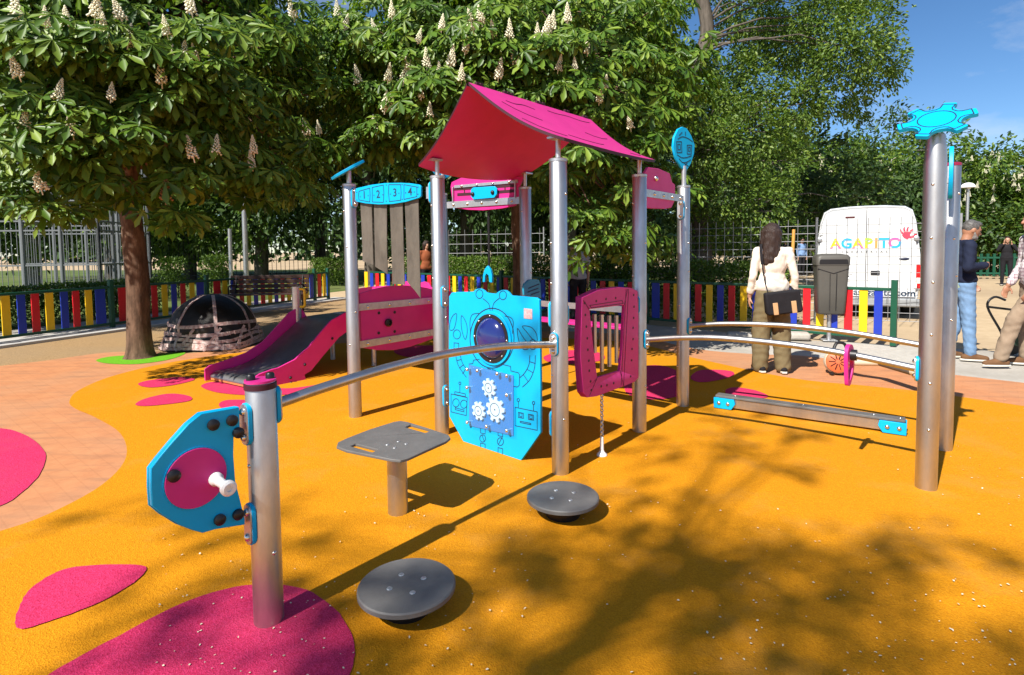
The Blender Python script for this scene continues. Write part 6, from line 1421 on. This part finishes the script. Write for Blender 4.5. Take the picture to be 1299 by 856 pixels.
# ------------------------------------------------------------------ light, sky, camera
sun = bpy.data.lights.new('sun', 'SUN'); sun.energy = 5.0; sun.angle = math.radians(.53); sun.color = (1.0, .955, .87)
so = bpy.data.objects.new('sun', sun); COL.objects.link(so)
sd = V(-math.sin(AZ) * math.cos(EL), -math.cos(AZ) * math.cos(EL), math.sin(EL))
so.rotation_euler = sd.to_track_quat('Z', 'Y').to_euler(); so.location = sd * 60
w = bpy.data.worlds.new('World'); SC.world = w; w.use_nodes = True; N, L = w.node_tree.nodes, w.node_tree.links
sky = N.new('ShaderNodeTexSky'); sky.sky_type = 'NISHITA'; sky.sun_disc = False; sky.sun_elevation = EL; sky.sun_rotation = math.radians(180) + AZ
sky.altitude = 650; sky.air_density = .9; sky.dust_density = .05; sky.ozone_density = 4.0
bgn = N['Background']; bgn.inputs['Strength'].default_value = .05
# thin cirrus
tc = N.new('ShaderNodeTexCoord'); mp = N.new('ShaderNodeMapping'); mp.inputs['Scale'].default_value = (1.1, 3.2, 5.0); mp.inputs['Rotation'].default_value = (0, .3, .6)
L.new(tc.outputs['Generated'], mp.inputs['Vector']); nz = N.new('ShaderNodeTexNoise'); nz.inputs['Scale'].default_value = 2.4; nz.inputs['Detail'].default_value = 9; nz.inputs['Roughness'].default_value = .62
L.new(mp.outputs[0], nz.inputs['Vector']); rg = N.new('ShaderNodeMapRange'); rg.inputs['From Min'].default_value = .5; rg.inputs['From Max'].default_value = .85; rg.inputs['To Max'].default_value = .45; L.new(nz.outputs['Fac'], rg.inputs['Value'])
# pale veil added in the unseen sky behind the viewer to warm the fill
sx_ = N.new('ShaderNodeSeparateXYZ'); L.new(tc.outputs['Generated'], sx_.inputs[0]); vg = N.new('ShaderNodeMapRange'); vg.inputs['From Min'].default_value = .1; vg.inputs['From Max'].default_value = -.7; vg.inputs['To Max'].default_value = .16; L.new(sx_.outputs[1], vg.inputs['Value'])
ad = N.new('ShaderNodeMath'); ad.operation = 'ADD'; ad.use_clamp = True; L.new(rg.outputs[0], ad.inputs[0]); L.new(vg.outputs[0], ad.inputs[1])
mx = N.new('ShaderNodeMix'); mx.data_type = 'RGBA'; mx.inputs[7].default_value = (12, 11.8, 11.5, 1); L.new(ad.outputs[0], mx.inputs[0]); hs = N.new('ShaderNodeHueSaturation'); hs.inputs['Saturation'].default_value = 1.15; hs.inputs['Value'].default_value = 1.6; L.new(sky.outputs[0], hs.inputs['Color']); L.new(hs.outputs[0], mx.inputs[6]); L.new(mx.outputs[2], bgn.inputs['Color'])
cam = bpy.data.cameras.new('camera'); co = bpy.data.objects.new('camera', cam); COL.objects.link(co)
cam.sensor_fit = 'HORIZONTAL'; cam.sensor_width = 36; cam.lens = 36 * F_ / IW; cam.shift_y = -(IH / 2 - CY_) / IW; cam.clip_end = 2000; cam.clip_start = .05
m = Matrix((RT, UP, -_fw)).transposed().to_4x4(); m.translation = EYE; co.matrix_world = m
SC.camera = co
SC.render.engine = 'CYCLES'
SC.view_settings.view_transform = 'Standard'; SC.view_settings.look = 'None'; SC.view_settings.gamma = 1; SC.view_settings.exposure = .8
SC.view_settings.use_curve_mapping = False
SC.cycles.max_bounces = 6; SC.cycles.diffuse_bounces = 3; SC.cycles.glossy_bounces = 3; SC.cycles.transmission_bounces = 4; SC.cycles.transparent_max_bounces = 6
SC.cycles.use_denoising = True
